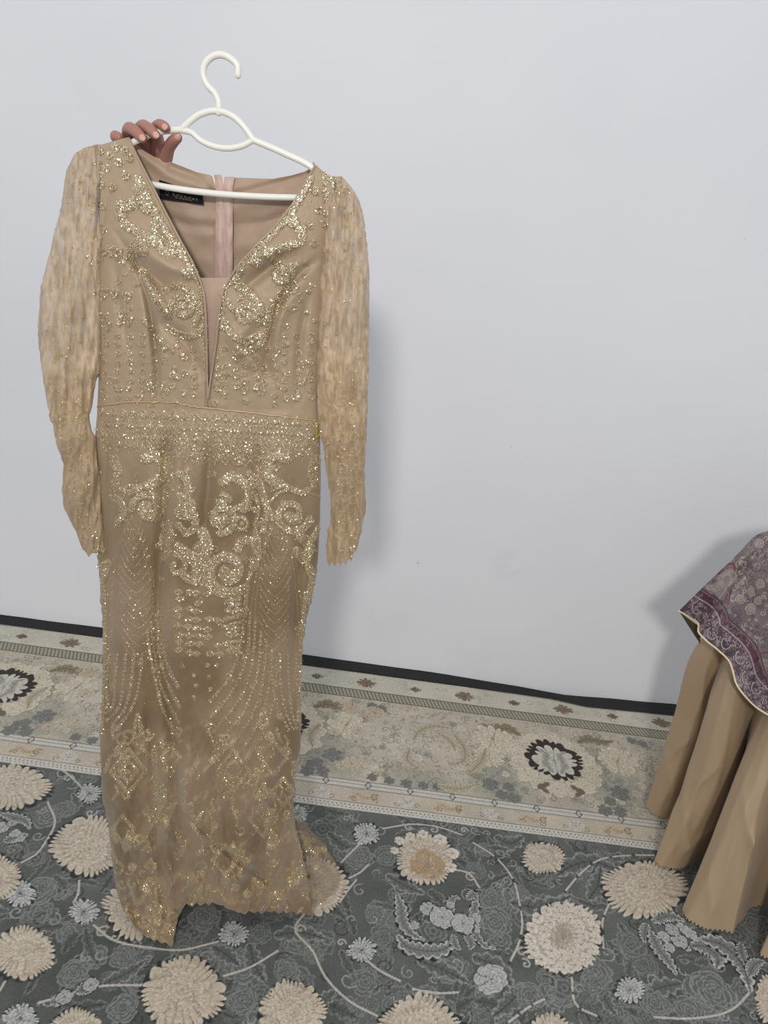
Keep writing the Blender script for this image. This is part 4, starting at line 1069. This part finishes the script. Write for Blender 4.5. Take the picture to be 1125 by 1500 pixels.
fingers = [
    mk([(232, 232, 1.243, 0.015), (231, 205, 1.236, 0.0105), (227, 188, 1.222, 0.0092), (233, 182.5, 1.198, 0.0086), (240, 184.5, 1.183, 0.0080), (246, 190, 1.176, 0.0070)]),
    mk([(222, 228, 1.245, 0.015), (214, 205, 1.238, 0.0108), (204, 188, 1.222, 0.0098), (210, 183.5, 1.196, 0.0092), (222, 191, 1.178, 0.0086), (232, 202.5, 1.174, 0.0074)]),
    mk([(212, 228, 1.245, 0.015), (200, 208, 1.238, 0.0105), (186, 193, 1.222, 0.0098), (190, 187, 1.196, 0.0094), (201, 194, 1.177, 0.0086), (213, 207, 1.173, 0.0074)]),
    mk([(203, 234, 1.246, 0.013), (190, 216, 1.240, 0.0092), (169, 202, 1.228, 0.0080), (168, 198, 1.206, 0.0078), (180, 204, 1.199, 0.0070)]),
    mk([(232, 248, 1.240, 0.015), (243, 232, 1.222, 0.0112), (247, 216, 1.205, 0.0095), (256, 204, 1.186, 0.0088), (265, 199, 1.178, 0.0066)])]
skin_body([arm] + fingers, 'hand', person)
m_nail = material('fingernail', tuple(srgb(206, 158, 144)), 0.3)
def nail(a, b_, wdt, Dfwd):
    a = np.array(a, float); b_ = np.array(b_, float)
    u = np.linspace(-1, 1, 9)[None, :, None]; v_ = np.linspace(0, 1, 9)[:, None, None]
    ax = b_ - a; L = np.linalg.norm(ax); ax /= L
    view = (CAM - b_); view /= np.linalg.norm(view); sd = np.cross(ax, view); sd /= np.linalg.norm(sd); nn_ = np.cross(sd, ax); nn_ *= np.sign(nn_.dot(view))
    w_ = wdt * np.sqrt(np.clip(1 - (2 * v_ - 1) ** 4, 0.02, 1))
    P = a + ax * L * v_ + sd * u * w_ + nn_ * (Dfwd - 0.0016 * u ** 2 - 0.0008 * (2 * v_ - 1) ** 2)
    link('fingernail', grid_mesh('fingernail', P), m_nail, person)
nail(A(241, 185.5, 1.182), A(248.5, 191.5, 1.176), 0.0040, 0.0074)
nail(A(227, 196, 1.176), A(234, 204, 1.174), 0.0042, 0.0078)
nail(A(207, 200, 1.175), A(214, 208, 1.173), 0.0042, 0.0078)
nail(A(259, 202, 1.183), A(267, 197.5, 1.178), 0.0040, 0.0070)
adopt(person)

# ------------------------------------------------------------------ flared garment at the right edge
gown = thing('flared_gown', 'flared tan underskirt below a maroon-grey paisley overlay with cream piping at the right edge', 'dress', (1.25, 1.75, 0))
def hw_(px, py): p = fl(px, py, 0.006); return p
cols = [   # (hem point on carpet), (middle x,y,D), (upper x,y,D)
    (np.array([1.06, 1.97, 0.006]), (1040, 1040, 1.88), (1040, 935, 1.82)),
    (np.array([0.955, 1.83, 0.006]), (1000, 1040, 1.80), (1030, 935, 1.78)),
    (hw_(942, 1180), (983, 1057, 1.73), (1021, 943, 1.74)),
    (hw_(953, 1193), (1000, 1065, 1.70), (1032, 950, 1.71)),
    (hw_(970, 1201), (1020, 1070, 1.675), (1044, 955, 1.685)),
    (hw_(1012, 1190), (1046, 1080, 1.70), (1058, 965, 1.69)),
    (hw_(985, 1240), (1020, 1120, 1.64), (1061, 968, 1.66)),
    (hw_(955, 1261), (1005, 1132, 1.57), (1065, 975, 1.615)),
    (hw_(968, 1272), (1030, 1135, 1.53), (1076, 980, 1.59)),
    (hw_(990, 1276), (1055, 1135, 1.52), (1090, 988, 1.58)),
    (hw_(1016, 1268), (1072, 1140, 1.54), (1104, 1000, 1.585)),
    (hw_(1062, 1240), (1090, 1145, 1.60), (1112, 1015, 1.61)),
    (hw_(1020, 1300), (1075, 1165, 1.53), (1115, 1030, 1.57)),
    (hw_(998, 1334), (1062, 1172, 1.45), (1119, 1042, 1.53)),
    (hw_(1008, 1350), (1076, 1180, 1.415), (1130, 1045, 1.50)),
    (hw_(1035, 1362), (1090, 1190, 1.395), (1142, 1050, 1.48)),
    (hw_(1073, 1363), (1106, 1200, 1.385), (1152, 1055, 1.47)),
    (hw_(1086, 1348), (1120, 1200, 1.41), (1162, 1058, 1.48)),
    (hw_(1100, 1330), (1135, 1195, 1.45), (1172, 1055, 1.50)),
    (hw_(1140, 1322), (1160, 1190, 1.47), (1185, 1050, 1.52)),
    (hw_(1128, 1372), (1175, 1210, 1.40), (1200, 1065, 1.47)),
    (hw_(1112, 1400), (1180, 1225, 1.34), (1212, 1075, 1.44)),
    (hw_(1140, 1415), (1200, 1235, 1.32), (1228, 1080, 1.43)),
    (hw_(1200, 1390), (1230, 1230, 1.37), (1240, 1075, 1.47)),
    (hw_(1260, 1400), (1270, 1235, 1.38), (1260, 1080, 1.47)),
]
waist_c = np.array([1.33, 1.78, 1.0])
Lc = []
for i, (h_, m_, t_) in enumerate(cols):
    u = i / (len(cols) - 1); a = math.radians(150 + 140 * u)
    wp = waist_c + np.array([0.13 * math.cos(a), 0.10 * math.sin(a), 0])
    T_ = A(*t_)
    Lc.append(cat([wp, (wp * 0.45 + T_ * 0.55) , T_, A(*m_), h_], 130))
Lc = np.array(Lc)                                   # cols x rows x 3
ci = np.linspace(0, len(cols) - 1, 960); c0 = np.clip(ci.astype(int), 0, len(cols) - 2); cf = (ci - c0)[None, :, None]
G = (Lc[c0] * (1 - cf.transpose(1, 0, 2)) + Lc[c0 + 1] * cf.transpose(1, 0, 2)).transpose(1, 0, 2)
for _ in range(60): G[:, 1:-1] = 0.5 * G[:, 1:-1] + 0.25 * (G[:, :-2] + G[:, 2:])
RR, CC = np.meshgrid(np.linspace(0, 1, G.shape[0]), np.linspace(0, 1, G.shape[1]), indexing='ij')
G[..., 1] += 0.004 * fbm(CC * 16, RR * 5, 91) * np.clip(RR * 2, 0, 1)
G[..., 0] += 0.004 * fbm(CC * 12, RR * 6, 95) * np.clip((RR - 0.3) * 2, 0, 1)
# creases pressed across the folds
for (c0_, r0_), (c1_, r1_), am in (((0.665, 0.78), (0.668, 1.0), 0.010), ((0.665, 0.78), (0.60, 0.70), 0.006), ((0.665, 0.78), (0.75, 0.74), 0.006), ((0.10, 0.84), (0.16, 0.90), 0.008), ((0.10, 0.84), (0.15, 0.76), 0.008),
                             ((0.30, 0.82), (0.38, 0.93), 0.007), ((0.38, 0.93), (0.45, 0.86), 0.006), ((0.30, 0.82), (0.36, 0.72), 0.006), ((0.57, 0.86), (0.62, 0.95), 0.005), ((0.72, 0.88), (0.80, 0.80), 0.006)):
    dd, _, _ = stroke_dist(CC, RR * 0.6, [(c0_, r0_ * 0.6), (c1_, r1_ * 0.6)]); G[..., 1] -= am * np.exp(-np.abs(dd / 0.010) ** 1.3)
G[..., 2] = np.maximum(G[..., 2], 0.005)
tri = np.abs(((np.linspace(0, 1, G.shape[1]) * 130) % 1) - 0.5)[:, None] * 2
G[-1] += (G[-2] - G[-1]) * tri * 0.8
kp = None
m_tan = material('tan_taffeta', tuple(srgb(162, 139, 110)), 0.55, sheen=0.15, vary=0.05, vscale=5, bump=0.08, bscale=300)
link('underskirt', grid_mesh('underskirt', G, kp), m_tan, gown)
# brocade overlay
hem_b = [(994.3, 895, 1.64), (1010, 904.5, 1.655), (1023, 914, 1.665), (1023, 925, 1.64), (1031, 935, 1.63), (1052.7, 953, 1.60), (1069, 970, 1.57), (1074, 985, 1.555), (1078, 1000, 1.54), (1093, 1021.5, 1.51), (1109, 1037, 1.47), (1125, 1047, 1.45), (1165, 1070, 1.42), (1215, 1090, 1.41), (1270, 1095, 1.43)]
NC, NRW = 500, 360
hb = cat(hem_b, NC)                                   # px,py,D along the hem
sil = cat([(994.3, 895, 1.64), (1025.6, 864, 1.68), (1049, 841.5, 1.70), (1070, 822, 1.715), (1096, 795, 1.735), (1105, 786, 1.74), (1125, 777.5, 1.75), (1170, 766, 1.77)], NRW)
topl = cat([(1170, 766, 1.77), (1215, 765, 1.70), (1265, 770, 1.64), (1320, 780, 1.64)], NC)
u = np.linspace(0, 1, NC)[None, :, None]; v = np.linspace(0, 1, NRW)[:, None, None]
# Coons-style fill: silhouette at u=0, straight fall at the far side
right_e = hb[-1] * (1 - v) + topl[-1] * v
S = (1 - v) * hb[None] + v * topl[None] + (1 - u) * sil[:, None] + u * right_e - ((1 - u) * (1 - v) * hb[0] + u * (1 - v) * hb[-1] + (1 - u) * v * sil[-1] + u * v * topl[-1])
BX, BY, BDp = S[..., 0], S[..., 1], S[..., 2]
bul = np.sin(np.clip(v[..., 0], 0, 1) * math.pi) * np.sin(np.clip(u[..., 0] * 1.3, 0, 1) * math.pi * 0.5)
BDp = BDp - 0.03 * bul + 0.004 * fbm(BX / 26, BY / 30, 88) * np.clip(v[..., 0] * 6, 0, 1)
BDp = BDp - 0.006 * np.exp(-(v[..., 0] / 0.06) ** 2)
# distances for the print
dh, th_, _ = stroke_dist(BX, BY, hb[::6, :2])
bc = Canvas(np.arange(980, 1130, 0.7), np.arange(765, 1100, 0.7), 3)
BXc, BYc = np.meshgrid(bc.xs, bc.ys)
dhc, thc, sgc = stroke_dist(BXc, BYc, hb[::6, :2])
base = srgb(112, 98, 100); bc.C[:] = base * (1 + 0.16 * fbm(BXc / 20, BYc / 20, 77))[..., None]
pal = [srgb(176, 164, 158), srgb(76, 58, 64), srgb(190, 180, 160), srgb(92, 32, 54), srgb(58, 44, 50)]
for k in range(1100):
    x = rng.uniform(985, 1128); y = rng.uniform(770, 1060)
    bc.line(spiral(x, y, rng.uniform(2.0, 6.5), rng.uniform(0.5, 1.2), rng.uniform(0, 6), rng.choice([-1, 1]), 12), rng.uniform(0.4, 0.8), pal[rng.choice([0, 1, 4, 4, 1, 3, 2])], op=0.7)
# large open petal panel, outlined maroon, and paisley drops
bc.line(cat([(1050, 845), (1062, 828), (1074, 826), (1075, 840), (1071, 862), (1066, 885)], 24), 1.6, srgb(110, 28, 58))
for x_, y_ in ((1062, 850), (1054, 862), (1068, 845)): bc.flower(x_, y_, 12, (srgb(160, 152, 150),) * 2 + (srgb(140, 130, 130),), n=6, rings=1, op=0.5)
for (x_, y_, r, a) in ((1040, 860, 4.5, 1), (1048, 860, 5.5, 2), (1054, 847, 5, 1), (1064, 848, 6, 0), (1057, 873, 5, 2), (1084, 878, 7, 0), (1099, 892, 8, 1), (1100, 868, 6, 3), (1110, 880, 6, 2), (1113, 855, 7, 1),
                       (1086, 852, 4, 0), (1112, 795, 7, 1), (1120, 972, 7, 2)):
    bc.flower(x_, y_, r, (srgb(186, 176, 164), srgb(120, 100, 98), srgb(62, 44, 50)), n=5, rings=3, jag=0.1, line_=0.9)
bc.line(cat([(1107, 958), (1125, 955)], 4), 1.4, srgb(110, 28, 58))
# border: inner maroon stripe and dark paisley band following the hem
k = dhc < 50
wob = dhc + 2 * fbm(BXc / 9, BYc / 9, 66)
band2 = (dhc < 31) & (sgc != 0); band1 = (dhc >= 31) & (dhc < 45)
bc.C[band1] = srgb(70, 34, 48); bc.C[band2] = srgb(60, 46, 53)
for q_ in range(2200):
    x = rng.uniform(985, 1128); y = rng.uniform(860, 1060)
    i = int((y - 765) / 0.7); j = int((x - 980) / 0.7)
    if 0 <= i < dhc.shape[0] and 0 <= j < dhc.shape[1] and dhc[i, j] < 44:
        c_ = [srgb(160, 146, 150), srgb(40, 28, 36), srgb(126, 110, 118), srgb(104, 36, 60)][rng.choice([0, 1, 2, 3, 0]) if dhc[i, j] < 30 else rng.choice([1, 3, 2])]
        bc.line(spiral(x, y, rng.uniform(1.8, 5.5), rng.uniform(0.6, 1.2), rng.uniform(0, 6), rng.choice([-1, 1]), 10), 0.5, c_, op=0.85)
for (x_, y_, a) in ((1040, 925, 0.5), (1060, 940, 0.3), (1018, 888, 0.6), (1092, 990, 0.9), (1105, 1005, 0.6), (1082, 960, 0.8)):
    p_ = [(x_ + 11 * (1 - t_) * math.cos(a + 3.6 * t_), y_ + 13 * (1 - 0.6 * t_) * math.sin(a + 4.2 * t_)) for t_ in np.linspace(0, 1, 16)]
    bc.line(p_, 1.7, srgb(36, 24, 32)); bc.line(p_, 0.8, srgb(176, 162, 160))
for d_, c_ in ((31, srgb(168, 154, 156)), (45, srgb(56, 36, 46)), (43, srgb(120, 96, 104))):
    A_ = np.clip(1.3 - np.abs(dhc - d_), 0, 1); bc.put(bc.C, A_, c_)
ii = np.clip(((BY - 765) / 0.7), 0, bc.C.shape[0] - 1).astype(int); jj = np.clip(((BX - 980) / 0.7), 0, bc.C.shape[1] - 1).astype(int)
BC = np.clip(bc.C[ii, jj], 0.005, 1)
m_broc = material('paisley_brocade', rough=0.5, attr='Col', sheen=0.3, bump=0.2, bscale=800)
link('paisley_overlay', grid_mesh('paisley_overlay', at(BX, BY, BDp), attrs={'Col': BC * 0.95}, flip=True), m_broc, gown)
hbw = at(hb[:, 0], hb[:, 1], hb[:, 2] - 0.008)
tubes('piping', [(hbw, 0.0024)], material('cream_piping', tuple(srgb(222, 206, 172)), 0.5), gown, 8)
# dark inside of the overlay's turned corner
q4 = np.array([(995, 896, 1.655), (1026, 919, 1.675), (1026, 944, 1.70), (1011, 921, 1.69)])
uu = np.linspace(0, 1, 12)[None, :, None]; vv = np.linspace(0, 1, 12)[:, None, None]
Q4 = (q4[0] * (1 - uu) + q4[1] * uu) * (1 - vv) + (q4[3] * (1 - uu) + q4[2] * uu) * vv
link('overlay_facing', grid_mesh('overlay_facing', at(Q4[..., 0], Q4[..., 1], Q4[..., 2])), material('dark_olive_facing', tuple(srgb(78, 68, 52)), 0.7), gown)
adopt(gown)
